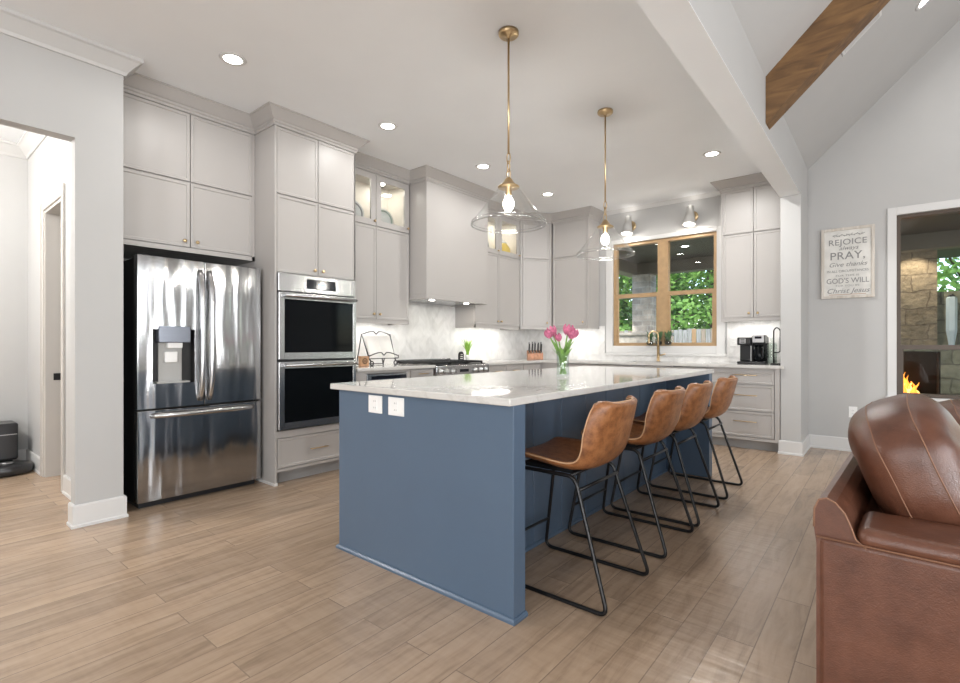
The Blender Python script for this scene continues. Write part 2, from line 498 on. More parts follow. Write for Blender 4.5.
class MB:
    def __init__(self, T=ID):
        self.bm = bmesh.new()
        self.T = T

    def _add(self, verts, faces, smooth=False):
        vs = [self.bm.verts.new(self.T @ Vector(v)) for v in verts]
        out = []
        for f in faces:
            try:
                fc = self.bm.faces.new([vs[i] for i in f])
                fc.smooth = smooth
                out.append(fc)
            except ValueError:
                pass
        return vs, out

    def box(self, a, b, bev=0.0, seg=1, rot=None, smooth=False):
        x0, y0, z0 = (min(p, q) for p, q in zip(a, b))
        x1, y1, z1 = (max(p, q) for p, q in zip(a, b))
        v = [(x0, y0, z0), (x1, y0, z0), (x1, y1, z0), (x0, y1, z0), (x0, y0, z1), (x1, y0, z1), (x1, y1, z1), (x0, y1, z1)]
        if rot is not None:
            v = [rot @ Vector(p) for p in v]
        f = [(0, 3, 2, 1), (4, 5, 6, 7), (0, 1, 5, 4), (1, 2, 6, 5), (2, 3, 7, 6), (3, 0, 4, 7)]
        vs, fs = self._add(v, f, smooth)
        if bev > 0:
            es = list({e for fc in fs for e in fc.edges})
            r = bmesh.ops.bevel(self.bm, geom=es, offset=bev, segments=seg, affect='EDGES', profile=0.5)
            if seg > 1:
                for fc in r['faces']:
                    fc.smooth = True
        return self

    def panel(self, u0, u1, w0, w1, v0, v1, rim=0.02, dep=0.006, bev=0.0015):
        """cabinet front: slab with a slim raised rim (u along, v out, w up)"""
        a = [(u0, w0), (u1, w0), (u1, w1), (u0, w1)]
        i = [(u0 + rim, w0 + rim), (u1 - rim, w0 + rim), (u1 - rim, w1 - rim), (u0 + rim, w1 - rim)]
        e = rim + 0.004
        j = [(u0 + e, w0 + e), (u1 - e, w0 + e), (u1 - e, w1 - e), (u0 + e, w1 - e)]
        vs = [(u, v0, w) for u, w in a] + [(u, v1, w) for u, w in a] + [(u, v1, w) for u, w in i] + [(u, v1 - dep, w) for u, w in j]
        f = [(3, 2, 1, 0)]
        for k in range(4):
            n = (k + 1) % 4
            f += [(k, n, 4 + n, 4 + k), (4 + k, 4 + n, 8 + n, 8 + k), (8 + k, 8 + n, 12 + n, 12 + k)]
        f.append((12, 13, 14, 15))
        self._add(vs, f)
        return self

    def framed(self, u0, u1, w0, w1, v0, v1, fw):
        """open door frame of four rails"""
        self.box((u0, v0, w0), (u0 + fw, v1, w1))
        self.box((u1 - fw, v0, w0), (u1, v1, w1))
        self.box((u0 + fw, v0, w0), (u1 - fw, v1, w0 + fw))
        self.box((u0 + fw, v0, w1 - fw), (u1 - fw, v1, w1))
        return self

    def prism(self, pts, h0, h1, axis='z'):
        """polygon extruded along an axis; pts are the two other coordinates in order"""
        def P(p, h):
            return {'z': (p[0], p[1], h), 'y': (p[0], h, p[1]), 'x': (h, p[0], p[1])}[axis]
        n = len(pts)
        v = [P(p, h0) for p in pts] + [P(p, h1) for p in pts]
        f = [tuple(range(n))[::-1], tuple(range(n, 2 * n))] + [(i, (i + 1) % n, n + (i + 1) % n, n + i) for i in range(n)]
        self._add(v, f)
        return self

    def lathe(self, prof, c=(0, 0, 0), n=24, axis='z', cap=True, smooth=True):
        """prof: (radius, height) list"""
        rings = []
        vs = []
        for r, h in prof:
            ring = []
            for k in range(n):
                t = 2 * PI * k / n
                p = (r * math.cos(t), r * math.sin(t), h)
                if axis == 'x':
                    p = (h, p[0], p[1])
                elif axis == 'y':
                    p = (p[0], h, p[1])
                ring.append(len(vs))
                vs.append((p[0] + c[0], p[1] + c[1], p[2] + c[2]))
            rings.append(ring)
        f = []
        for a, b in zip(rings, rings[1:]):
            for k in range(n):
                f.append((a[k], a[(k + 1) % n], b[(k + 1) % n], b[k]))
        if cap:
            f.append(tuple(rings[0][::-1]))
            f.append(tuple(rings[-1]))
        self._add(vs, f, smooth)
        return self

    def tube(self, pts, r, n=8, closed=False, taper=None):
        pts = [Vector(p) for p in pts]
        m = len(pts)
        rings = []
        vs = []
        up = None
        for i, p in enumerate(pts):
            if closed:
                t = (pts[(i + 1) % m] - pts[i - 1]).normalized()
            else:
                t = (pts[min(i + 1, m - 1)] - pts[max(i - 1, 0)]).normalized()
            if up is None:
                up = Vector((0, 0, 1)) if abs(t.z) < 0.9 else Vector((1, 0, 0))
            a = t.cross(up)
            if a.length < 1e-6:
                a = t.orthogonal()
            a.normalize()
            up = a.cross(t).normalized()
            rr = r if taper is None else r * taper[i]
            ring = []
            for k in range(n):
                q = 2 * PI * k / n
                ring.append(len(vs))
                vs.append(p + (a * math.cos(q) + up * math.sin(q)) * rr)
            rings.append(ring)
        f = []
        pairs = list(zip(rings, rings[1:])) + ([(rings[-1], rings[0])] if closed else [])
        for a, b in pairs:
            for k in range(n):
                f.append((a[k], a[(k + 1) % n], b[(k + 1) % n], b[k]))
        if not closed:
            f += [tuple(rings[0][::-1]), tuple(rings[-1])]
        self._add(vs, f, True)
        return self

    def sweep(self, path, prof, side=1):
        """moulding: prof of (out, z) carried along a plan path with mitred corners; out is to the right of travel for side=1"""
        P = [Vector((p[0], p[1])) for p in path]
        vs = []
        n = len(prof)
        for i, p in enumerate(P):
            d0 = (P[i] - P[i - 1]).normalized() if i > 0 else None
            d1 = (P[i + 1] - P[i]).normalized() if i < len(P) - 1 else None
            n0 = Vector((d0.y, -d0.x)) * side if d0 else None
            n1 = Vector((d1.y, -d1.x)) * side if d1 else None
            if n0 is None:
                m = n1
            elif n1 is None:
                m = n0
            else:
                m = (n0 + n1)
                m = m / max(0.2, m.dot(n0))
            for o, z in prof:
                q = p + m * o
                vs.append((q.x, q.y, z))
        f = []
        for i in range(len(P) - 1):
            for k in range(n):
                k2 = (k + 1) % n
                f.append((i * n + k, i * n + k2, (i + 1) * n + k2, (i + 1) * n + k))
        f += [tuple(range(n))[::-1], tuple(range((len(P) - 1) * n, len(P) * n))]
        self._add(vs, f)
        return self

    def blob(self, c, r, p=2.0, nu=24, nv=16, rot=None, fn=None):
        """superellipsoid"""
        def sp(x, e):
            return math.copysign(abs(x) ** e, x)
        e = 2.0 / p
        vs = []
        f = []
        for j in range(nv + 1):
            ph = -PI / 2 + PI * j / nv
            for i in range(nu):
                th = 2 * PI * i / nu
                q = Vector((r[0] * sp(math.cos(ph), e) * sp(math.cos(th), e), r[1] * sp(math.cos(ph), e) * sp(math.sin(th), e), r[2] * sp(math.sin(ph), e)))
                if fn:
                    q = fn(q)
                if rot is not None:
                    q = rot @ q
                vs.append(q + Vector(c))
        for j in range(nv):
            for i in range(nu):
                f.append((j * nu + i, j * nu + (i + 1) % nu, (j + 1) * nu + (i + 1) % nu, (j + 1) * nu + i))
        self._add(vs, f, True)
        bmesh.ops.remove_doubles(self.bm, verts=self.bm.verts, dist=1e-5)
        return self

    def grid(self, fn, nu, nv, smooth=True):
        vs = [fn(i / nu, j / nv) for j in range(nv + 1) for i in range(nu + 1)]
        f = [(j * (nu + 1) + i, j * (nu + 1) + i + 1, (j + 1) * (nu + 1) + i + 1, (j + 1) * (nu + 1) + i) for j in range(nv) for i in range(nu)]
        self._add(vs, f, smooth)
        return self

    def mesh(self, name, recalc=True):
        if recalc:
            bmesh.ops.recalc_face_normals(self.bm, faces=self.bm.faces)
        me = bpy.data.meshes.new(name)
        self.bm.to_mesh(me)
        self.bm.free()
        return me


def tag(o, label=None, cat=None, group=None, kind=None):
    if label:
        o['label'] = label
    if cat:
        o['category'] = cat
    if group:
        o['group'] = group
    if kind:
        o['kind'] = kind
    return o


def thing(name, label, cat, loc=(0, 0, 0), rotz=0.0, group=None):
    o = bpy.data.objects.new(name, None)
    o.empty_display_size = 0.1
    COL.objects.link(o)
    o.location = loc
    o.rotation_euler = (0, 0, rotz)
    WM[o] = Matrix.Translation(loc) @ Matrix.Rotation(rotz, 4, 'Z')
    return tag(o, label, cat, group)


def part(name, mb, mat, parent=None, local=False, label=None, recalc=True):
    """one mesh object; shapes given in world space unless local"""
    me = mb.mesh(name, recalc)
    me.materials.append(M[mat] if isinstance(mat, str) else mat)
    o = bpy.data.objects.new(name, me)
    COL.objects.link(o)
    if parent is not None:
        o.parent = parent
        W = WM.get(parent, ID)
        if not local:
            me.transform(W.inverted())
        WM[o] = W
    else:
        WM[o] = ID
    if label:
        o['label'] = label
    return o


def single(name, mb, mat, label, cat, loc, rotz=0.0, group=None, local=False):
    """a thing that is one mesh, with its origin at its base"""
    me = mb.mesh(name)
    W = Matrix.Translation(loc) @ Matrix.Rotation(rotz, 4, 'Z')
    if not local:
        me.transform(W.inverted())
    me.materials.append(M[mat])
    o = bpy.data.objects.new(name, me)
    COL.objects.link(o)
    o.location = loc
    o.rotation_euler = (0, 0, rotz)
    WM[o] = W
    return tag(o, label, cat, group)


def struct(name, mb, mat, label=None):
    o = part(name, mb, mat)
    o['kind'] = 'structure'
    if label:
        o['label'] = label
    return o


def kids(o):
    return [c for c in bpy.data.objects if c.parent == o]


def dup(root, loc, rotz=None, label=None, group=None):
    def cp(o, parent):
        c = o.copy()
        COL.objects.link(c)
        if parent is not None:
            c.parent = parent
        for ch in kids(o):
            cp(ch, c)
        return c
    r = cp(root, None)
    r.location = loc
    if rotz is not None:
        r.rotation_euler = (0, 0, rotz)
    if label:
        r['label'] = label
    if group:
        r['group'] = group
    return r


def arc(c, r, a0, a1, n, plane='xz', fixed=0.0):
    out = []
    for i in range(n + 1):
        a = a0 + (a1 - a0) * i / n
        p, q = c[0] + r * math.cos(a), c[1] + r * math.sin(a)
        out.append({'xz': (p, fixed, q), 'yz': (fixed, p, q), 'xy': (p, q, fixed)}[plane])
    return out


def rounded(pts, r, n=5, closed=False):
    """polyline with filleted corners"""
    P = [Vector(p) for p in pts]
    out = []
    m = len(P)
    for i in range(m):
        if not closed and i in (0, m - 1):
            out.append(P[i])
            continue
        a, b, c = P[i - 1], P[i], P[(i + 1) % m]
        d0, d1 = (a - b), (c - b)
        k = min(r, d0.length * 0.45, d1.length * 0.45)
        p0, p1 = b + d0.normalized() * k, b + d1.normalized() * k
        for j in range(n + 1):
            t = j / n
            out.append(p0 * (1 - t) ** 2 + b * 2 * t * (1 - t) + p1 * t * t)
    return out


# ------------------------------------------------------------------ the room shell
mb = MB()
mb.box((-7.2, -4.2, -0.12), (5.7, YW + 0.16, 0.0))
struct('floor', mb, 'floor')

mb = MB()
mb.box((-7.2, -4.2, CEIL), (-0.80, YW + 0.16, CEIL + 0.14))
struct('ceiling', mb, 'ceil')

# vaulted living room ceiling, two slopes meeting at a ridge
VX0, VZ0, VS = -0.70, 3.13, 0.95
VXR = 2.40
VZR = VZ0 + VS * (VXR - VX0)
mb = MB()
mb.prism([(VX0 - 0.12, VZ0 - 0.12 * VS + 0.0), (VXR, VZR), (VXR, VZR + 0.16), (VX0 - 0.12, VZ0 - 0.12 * VS + 0.17)], -4.2, YW + 0.16, 'y')
mb.prism([(VXR, VZR), (5.7, VZR - VS * (5.7 - VXR)), (5.7, VZR - VS * (5.7 - VXR) + 0.16), (VXR, VZR + 0.16)], -4.2, YW + 0.16, 'y')
struct('ceiling_vault', mb, 'wall')

# dropped header between kitchen and living room, carried by a square post at the window wall
mb = MB()
mb.box((-0.885, -4.2, 2.714), (-0.70, 6.66, 3.20))
struct('trim_1', mb, 'wall')
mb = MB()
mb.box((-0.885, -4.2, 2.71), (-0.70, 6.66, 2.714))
struct('ceiling_header', mb, 'ceil')  # light on the header's underside put into the colour, using the ceiling paint
mb = MB()
mb.box((-0.88, 6.07, 0), (-0.695, YW + 0.01, 2.71), 0.004)
struct('wall_stub', mb, 'wall')

KW0, KW1, KZ0, KZ1 = -3.035, -1.655, 1.135, 2.575      # kitchen window opening
LW0, LW1, LZ0, LZ1 = 0.068, 2.30, 0.62, 2.485          # living room window opening
mb = MB()
y0, y1 = YW, YW + 0.15
mb.box((-7.2, y0, 0), (KW0, y1, 3.13))
mb.box((KW0, y0, 0), (KW1, y1, KZ0))
mb.box((KW0, y0, KZ1), (KW1, y1, 3.13))
mb.box((KW1, y0, 0), (LW0, y1, 3.13))
mb.box((LW0, y0, 0), (LW1, y1, LZ0))
mb.box((LW0, y0, LZ1), (LW1, y1, 3.13))
mb.box((LW1, y0, 0), (5.7, y1, 3.13))
mb.prism([(-0.88, 3.13), (5.66, 3.13), (VXR, VZR + 0.1)], y0, y1, 'y')
struct('wall_back', mb, 'wall')

mb = MB()
mb.box((XW - 0.15, 2.05, 0), (XW, YW, CEIL))
struct('wall_kitchen', mb, 'wall')
mb = MB()
mb.box((XW - 0.50, 1.05, 0), (XW - 0.38, 2.05, CEIL))
mb.box((XW - 0.38, 1.05, 1.862), (XW, 2.046, CEIL))
struct('wall_niche', mb, 'wall')

# left wall with the hall opening
mb = MB()
mb.box((-4.05, 0.790, 0), (-3.945, 1.045, CEIL))
mb.box((-4.05, -1.2, 2.452), (-3.945, 0.790, CEIL))
mb.box((-4.05, -4.2, 0), (-3.945, -1.2, CEIL))
struct('wall_left', mb, 'wall')

# hall: side wall with a doorway, far wall
mb = MB()
HY = 0.93
mb.box((-5.0, HY, 0), (-4.05, HY + 0.12, CEIL))
mb.box((-5.665, HY, 2.315), (-5.0, HY + 0.12, CEIL))
mb.box((-6.60, HY, 0), (-5.665, HY + 0.12, CEIL))
struct('wall_hall', mb, 'wall')
mb = MB()
mb.box((-6.60, -4.2, 0), (-6.45, HY, CEIL))
struct('wall_hall_end', mb, 'wall')
mb = MB()
mb.box((-6.9, 2.6, 0), (-4.95, 2.7, CEIL))
mb.box((-6.9, HY + 0.12, 0), (-6.8, 2.6, CEIL))
struct('wall_hall_room', mb, 'wall')

# far side of the living room, with tall window openings for the daylight
mb = MB()
x0, x1 = 5.5, 5.66
ys = [-1.9, -0.5, 0.9, 2.3, 3.7]
edges = [-4.2]
for yy in ys:
    mb.box((x0, edges[-1], 0), (x1, yy - 0.20, 3.13))
    mb.box((x0, yy - 0.20, 0), (x1, yy + 0.20, 0.32))
    mb.box((x0, yy - 0.20, 2.78), (x1, yy + 0.20, 3.13))
    edges.append(yy + 0.20)
mb.box((x0, edges[-1], 0), (x1, YW + 0.15, 3.13))
struct('wall_right', mb, 'wall')
mb = MB()
mb.box((-7.2, -4.2, 0), (5.7, -4.05, 3.13))
mb.prism([(-0.88, 3.13), (5.66, 3.13), (VXR, VZR + 0.1)], -4.2, -4.05, 'y')
struct('wall_front', mb, 'wall')

# window units in the living room side wall (unseen, kept narrow for thin streaks in the steel)
for k, yy in enumerate(ys):
    mb = MB()
    mb.box((5.52, yy - 0.20, 0.32), (5.60, yy - 0.15, 2.78))
    mb.box((5.52, yy + 0.15, 0.32), (5.60, yy + 0.20, 2.78))
    mb.box((5.52, yy - 0.15, 0.32), (5.60, yy + 0.15, 0.38))
    mb.box((5.52, yy - 0.15, 2.72), (5.60, yy + 0.15, 2.78))
    struct('window_%d' % (k + 3), mb, 'bronze')

# crown moulding on the painted walls and in the hall
CROWN = [(0.0, CEIL - 0.115), (0.012, CEIL - 0.115), (0.02, CEIL - 0.095), (0.075, CEIL - 0.03), (0.09, CEIL - 0.022), (0.09, CEIL), (0.0, CEIL)]
mb = MB()
mb.sweep([(-3.945, -4.05), (-3.945, 1.045), (-4.14, 1.045)], CROWN, 1)
struct('trim_2', mb, 'crown')
mb = MB()
mb.sweep([(-6.45, -4.0), (-6.45, HY), (-4.05, HY)], CROWN, 1)
struct('trim_3', mb, 'crown')
WCROWN = [(0.0, CEIL - 0.05), (0.012, CEIL - 0.05), (0.035, CEIL - 0.012), (0.045, CEIL), (0, CEIL)]
mb = MB()
mb.sweep([(-3.22, YW), (-1.53, YW)], WCROWN, 1)
struct('trim_4', mb, 'trim')

# baseboards with a small shoe
BB = [(0, 0.0), (0.022, 0.0), (0.022, 0.016), (0.015, 0.022), (0.015, 0.132), (0.010, 0.142), (0, 0.142)]


def baseboard(name, path, side=1):
    m_ = MB()
    m_.sweep(path, BB, side)
    struct(name, m_, 'trim')


baseboard('baseboard_left', [(-4.05, 0.790), (-3.945, 0.790), (-3.945, 1.046), (-4.0, 1.046)])
baseboard('baseboard_left_front', [(-3.945, -4.05), (-3.945, -1.2), (-4.05, -1.2)])
baseboard('baseboard_hall', [(-4.94, HY), (-4.05, HY)])
baseboard('baseboard_hall_end', [(-6.45, -4.05), (-6.45, HY), (-5.755, HY)])
baseboard('baseboard_stub', [(-0.88, 6.09), (-0.88, 6.07), (-0.695, 6.07), (-0.695, YW), (5.5, YW)])

# hall doorway casing and the door leaf standing open into the room behind
mb = MB()
for a, b in ((-5.755, -5.665), (-5.0, -4.94)):
    mb.box((a, HY - 0.018, 0), (b, HY + 0.0, 2.315), 0.003)
mb.box((-5.755, HY - 0.018, 2.315), (-4.94, HY, 2.405), 0.003)
mb.box((-5.735, HY - 0.024, 0), (-5.715, HY - 0.016, 2.385))
mb.box((-5.665, HY - 0.005, 0), (-5.64, HY + 0.125, 2.315))
mb.box((-5.025, HY - 0.005, 0), (-5.0, HY + 0.125, 2.315))
mb.box((-5.64, HY - 0.005, 2.29), (-5.025, HY + 0.125, 2.315))
struct('trim_5', mb, 'casing')
dr = thing('door_1', 'beige hall door standing open behind its white casing', 'door', (-5.64, HY + 0.13, 0))
dr['kind'] = 'structure'
mb = MB()
mb.box((-5.638, HY + 0.13, 0.01), (-5.60, HY + 0.74, 2.28), 0.003)
part('door_leaf', mb, 'casing', dr)
mb = MB()
mb.lathe([(0.0, 0), (0.025, 0), (0.025, 0.008), (0.01, 0.01), (0.01, 0.04), (0.027, 0.05), (0.03, 0.065), (0.02, 0.08), (0.0, 0.082)], (-5.60, HY + 0.67, 0.96), 16, 'x')
part('door_knob', mb, 'black', dr)
mb = MB()
mb.box((-5.641, HY + 0.05, 0.84), (-5.636, HY + 0.11, 0.90))
part('strike_plate', mb, 'black', dr)

# ------------------------------------------------------------------ windows


def window_unit(name, x0, x1, z0, z1, mat, fw, mull=None, rail=None, railw=0.05, y=YW + 0.03):
    m_ = MB()
    m_.box((x0, y, z0), (x0 + fw, y + 0.09, z1))
    m_.box((x1 - fw, y, z0), (x1, y + 0.09, z1))
    m_.box((x0 + fw, y, z0), (x1 - fw, y + 0.09, z0 + fw))
    m_.box((x0 + fw, y, z1 - fw), (x1 - fw, y + 0.09, z1))
    spans = [(x0 + fw, x1 - fw)]
    if mull:
        m_.box((mull[0], y, z0 + fw), (mull[1], y + 0.09, z1 - fw))
        spans = [(x0 + fw, mull[0]), (mull[1], x1 - fw)]
    o = struct(name, m_, mat)
    for (a, b) in spans:
        if rail:
            m_ = MB()
            m_.box((a, y + 0.01, rail - railw / 2), (b, y + 0.075, rail + railw / 2))
            # lower sash sits in front of the upper one
            m_.box((a, y + 0.012, z0 + fw), (a + 0.022, y + 0.05, rail - railw / 2))
            m_.box((b - 0.022, y + 0.012, z0 + fw), (b, y + 0.05, rail - railw / 2))
            part('window_sash', m_, mat, o)
        m_ = MB()
        m_.box((a, y + 0.052, z0 + fw), (b, y + 0.058, z1 - fw))
        part('window_glass', m_, 'glass', o)
    return o


window_unit('window_1', KW0, KW1, KZ0, KZ1, 'woodframe', 0.042, (-2.405, -2.268), 1.835, 0.055, YW + 0.02)
window_unit('window_2', LW0, LW1, LZ0, LZ1, 'bronze', 0.032, (1.16, 1.22), 1.125, 0.045, YW + 0.03)

mb = MB()
cw = 0.10
yy0 = YW - 0.018
mb.box((KW0 - cw, yy0, KZ0 - cw), (KW0, YW, KZ1 + 0.055), 0.003)
mb.box((KW1, yy0, KZ0 - cw), (KW1 + cw, YW, KZ1 + 0.055), 0.003)
mb.box((KW0, yy0, KZ1), (KW1, YW, KZ1 + 0.055), 0.003)
mb.box((KW0, yy0, KZ0 - cw), (KW1, YW, KZ0), 0.003)
mb.box((KW0 - cw - 0.02, YW - 0.03, KZ0 - cw - 0.03), (KW1 + cw + 0.02, YW, KZ0 - cw), 0.003)
struct('trim_6', mb, 'trim')
mb = MB()
mb.box((LW0 - 0.075, yy0, LZ0 - 0.09), (LW0, YW, LZ1 + 0.08), 0.003)
mb.box((LW0, yy0, LZ1), (LW1 + 0.09, YW, LZ1 + 0.08), 0.003)
mb.box((LW0 - 0.09, YW - 0.05, LZ0 - 0.03), (LW1 + 0.09, YW + 0.03, LZ0), 0.003)
struct('trim_7', mb, 'trim')

# marble herringbone behind the worktops
mb = MB()
mb.box((XW, 2.84, 0.93), (XW + 0.012, YW, 1.42))
mb.box((XW, 3.76, 1.42), (XW + 0.012, 4.93, 1.75))
mb.box((XW + 0.012, YW - 0.012, 0.93), (KW0 - cw - 0.02, YW, 1.42))
mb.box((KW0 - cw - 0.02, YW - 0.012, 0.93), (KW1 + cw + 0.02, YW, KZ0 - cw - 0.03))
mb.box((KW1 + cw + 0.02, YW - 0.012, 0.93), (-0.88, YW, 1.45))
struct('wall_backsplash', mb, 'herring')

# ------------------------------------------------------------------ cabinets


def knob_mb(T, u, v, w):
    m_ = MB(T)
    m_.lathe([(0.0, 0), (0.006, 0), (0.006, 0.014), (0.013, 0.018), (0.0145, 0.024), (0.012, 0.030), (0.0, 0.031)], (u, v, w), 14, 'y')
    return m_


def pull_mb(T, u0, u1, v, w):
    m_ = MB(T)
    m_.tube([(u0, v + 0.028, w), (u1, v + 0.028, w)], 0.005, 8)
    for u in (u0 + 0.012, u1 - 0.012):
        m_.tube([(u, v - 0.001, w), (u, v + 0.028, w)], 0.004, 8)
    return m_


CCROWN = [(0.0, 2.935), (0.010, 2.935), (0.010, 2.955), (0.018, 2.962), (0.018, 2.978), (0.028, 2.984), (0.085, 3.048), (0.095, 3.050), (0.095, CEIL - 0.001), (0.0, CEIL - 0.001)]


def plan(T, pts):
    out = []
    for p in pts:
        q = T @ Vector((p[0], p[1], 0))
        out.append((q.x, q.y))
    return out


def add_door(T, parent, u0, u1, w0, w1, v, knob=None, name='door'):
    g = 0.0034
    m_ = MB(T)
    m_.panel(u0 + g, u1 - g, w0 + g, w1 - g, v - 0.02, v)
    d = part(name, m_, 'cab', parent)
    if knob:
        part('knob', knob_mb(T, knob[0], v - 0.0005, knob[1]), 'brass', d)
    return d


def add_drawer(T, parent, u0, u1, w0, w1, v, pull=0.16):
    g = 0.0034
    m_ = MB(T)
    m_.panel(u0 + g, u1 - g, w0 + g, w1 - g, v - 0.02, v)
    d = part('drawer', m_, 'cab', parent)
    if pull:
        c = (u0 + u1) / 2
        part('handle', pull_mb(T, c - pull / 2, c + pull / 2, v, (w0 + w1) / 2), 'brass', d)
    return d


def add_glass_door(T, parent, u0, u1, w0, w1, v, knob):
    g = 0.0034
    m_ = MB(T)
    m_.framed(u0 + g, u1 - g, w0 + g, w1 - g, v - 0.02, v, 0.062)
    d = part('glass_door', m_, 'cab', parent)
    m_ = MB(T)
    m_.box((u0 + 0.06, v - 0.012, w0 + 0.06), (u1 - 0.06, v - 0.008, w1 - 0.06))
    part('glass_pane', m_, 'glass', d)
    part('knob', knob_mb(T, knob[0], v - 0.0005, knob[1]), 'brass', d)


def cab_thing(name, label, T, u, v=0.0, w=0.0, group=None):
    q = T @ Vector((u, v, w))
    return thing(name, label, 'cabinet', tuple(q), 0, group)


# above the refrigerator
t = cab_thing('wall_cabinet', 'greige four-door wall cabinet above the steel refrigerator', FK, 1.55, 0, 1.86)
v = 0.325
mb = MB(FK)
mb.box((1.05, 0.002, 1.862), (2.045, v - 0.022, 2.99))
mb.box((1.05, v - 0.022, 1.862), (2.045, v - 0.004, 1.897))
mb.box((2.022, v - 0.022, 1.862), (2.045, v - 0.004, 2.935))
part('body', mb, 'cab', t)
um = 1.538
add_door(FK, t, 1.05, um, 1.90, 2.402, v, (um - 0.045, 1.945))
add_door(FK, t, um, 2.022, 1.90, 2.402, v, (um + 0.045, 1.945))
add_door(FK, t, 1.05, um, 2.408, 2.935, v)
add_door(FK, t, um, 2.022, 2.408, 2.935, v)
mb = MB()
mb.sweep(plan(FK, [(2.045, v - 0.004), (1.05, v - 0.004)]), CCROWN, -1)
part('crown_moulding', mb, 'cab', t)

# tall oven cabinet
t = cab_thing('tall_oven_cabinet', 'tall greige cabinet housing the double wall oven beside the refrigerator', FK, 2.44)
VT = 0.65
OY0, OY1 = 2.066, 2.820
mb = MB(FK)
mb.box((2.048, 0.002, 0.0), (2.066, VT, 2.99), 0.0015)        # left end panel
mb.box((2.822, 0.002, 0.0), (2.838, VT, 2.99), 0.0015)        # right end panel
mb.box((2.066, 0.002, 1.742), (2.822, VT - 0.021, 2.99))
mb.box((2.066, 0.002, 0.115), (2.822, VT - 0.021, 0.44))
mb.box((2.066, VT - 0.021, 0.385), (2.822, VT - 0.004, 0.44))
mb.box((2.066, VT - 0.021, 0.108), (2.822, VT - 0.004, 0.132))
mb.box((2.066, 0.002, 0.44), (2.822, 0.04, 1.742))
part('body', mb, 'cab', t)
mb = MB(FK)
mb.box((2.066, 0.02, 0.0), (2.822, VT - 0.085, 0.108))
part('toe_kick', mb, 'toekick', t)
mb = MB(FK)
mb.box((2.046, VT - 0.10, 0.0), (2.072, VT + 0.004, 0.022), 0.002)
mb.box((2.042, 0.33, 0.0), (2.050, VT + 0.004, 0.022), 0.002)
part('shoe_moulding', mb, 'trim', t)
um = 2.444
add_door(FK, t, 2.066, um, 1.745, 2.382, VT, (um - 0.04, 1.79))
add_door(FK, t, um, 2.838, 1.745, 2.382, VT, (um + 0.04, 1.79))
add_door(FK, t, 2.066, um, 2.388, 2.935, VT)
add_door(FK, t, um, 2.838, 2.388, 2.935, VT)
add_drawer(FK, t, 2.07, 2.818, 0.135, 0.383, VT, 0.17)
mb = MB()
mb.sweep(plan(FK, [(2.838, 0.36), (2.838, VT - 0.002), (2.048, VT - 0.002), (2.048, 0.31)]), CCROWN, -1)
part('crown_moulding', mb, 'cab', t)

# double wall oven
t = thing('double_wall_oven', 'stainless double wall oven with black glass doors', 'oven', (XW + VT, 2.44, 0.445))
mb = MB(FK)
mb.box((2.072, 0.05, 0.447), (2.816, VT + 0.002, 1.738))
part('oven_body', mb, 'darkgap', t)
mb = MB(FK)
mb.box((2.068, VT, 1.592), (2.820, VT + 0.026, 1.738), 0.003)
c = part('control_panel', mb, 'steelflat', t)
mb = MB(FK)
mb.box((2.318, VT + 0.024, 1.626), (2.606, VT + 0.0275, 1.708))
sc = part('display', mb, 'screen', c)
mb = MB(FK)
mb.box((2.43, VT + 0.0272, 1.664), (2.50, VT + 0.0278, 1.676))
part('clock_readout', mb, emit('blue_digits', (0.35, 0.5, 0.8), 0.4), c)


def oven_door(z0, z1):
    m_ = MB(FK)
    d = VT + 0.004
    e = VT + 0.034
    m_.box((2.068, d, z0), (2.116, e, z1), 0.002)
    m_.box((2.786, d, z0), (2.820, e, z1), 0.002)
    m_.box((2.116, d, z0), (2.786, e, z0 + 0.055))
    m_.box((2.116, d, z1 - 0.055), (2.786, e, z1))
    o = part('oven_door', m_, 'steelflat', t)
    m_ = MB(FK)
    m_.box((2.112, d + 0.004, z0 + 0.05), (2.79, e - 0.003, z1 - 0.05))
    part('oven_window', m_, 'ovenglass', o)
    m_ = MB(FK)
    zz = z1 - 0.028
    m_.tube([(2.10, e + 0.05, zz), (2.79, e + 0.05, zz)], 0.0125, 12)
    for u in (2.112, 2.778):
        m_.box((u - 0.012, e - 0.001, zz - 0.012), (u + 0.012, e + 0.05, zz + 0.012), 0.003)
    part('handle', m_, 'steelflat', o)


oven_door(1.030, 1.582)
oven_door(0.455, 1.010)

# refrigerator
t = thing('refrigerator', 'stainless french door refrigerator with ice and water dispenser', 'refrigerator', (-4.35, 1.575, 0))
mb = MB()
mb.box((-4.80, 1.148, 0.03), (-4.075, 2.004, 1.765), 0.004)
part('cabinet_body', mb, 'darkgap', t)
mb = MB()
mb.box((-4.74, 1.165, 0.0), (-4.06, 1.99, 0.05))
part('toe_grille', mb, 'blackplastic', t)
mb = MB()
for y in (1.19, 1.96):
    mb = MB()
    mb.box((-4.16, y - 0.035, 1.762), (-4.03, y + 0.035, 1.785), 0.004)
    part('hinge_cover', mb, 'blackplastic', t)
FX0, FX1 = -4.068, -4.0
FY0, FYM, FY1 = 1.140, 1.574, 2.012
ZD, ZT = 0.700, 1.775
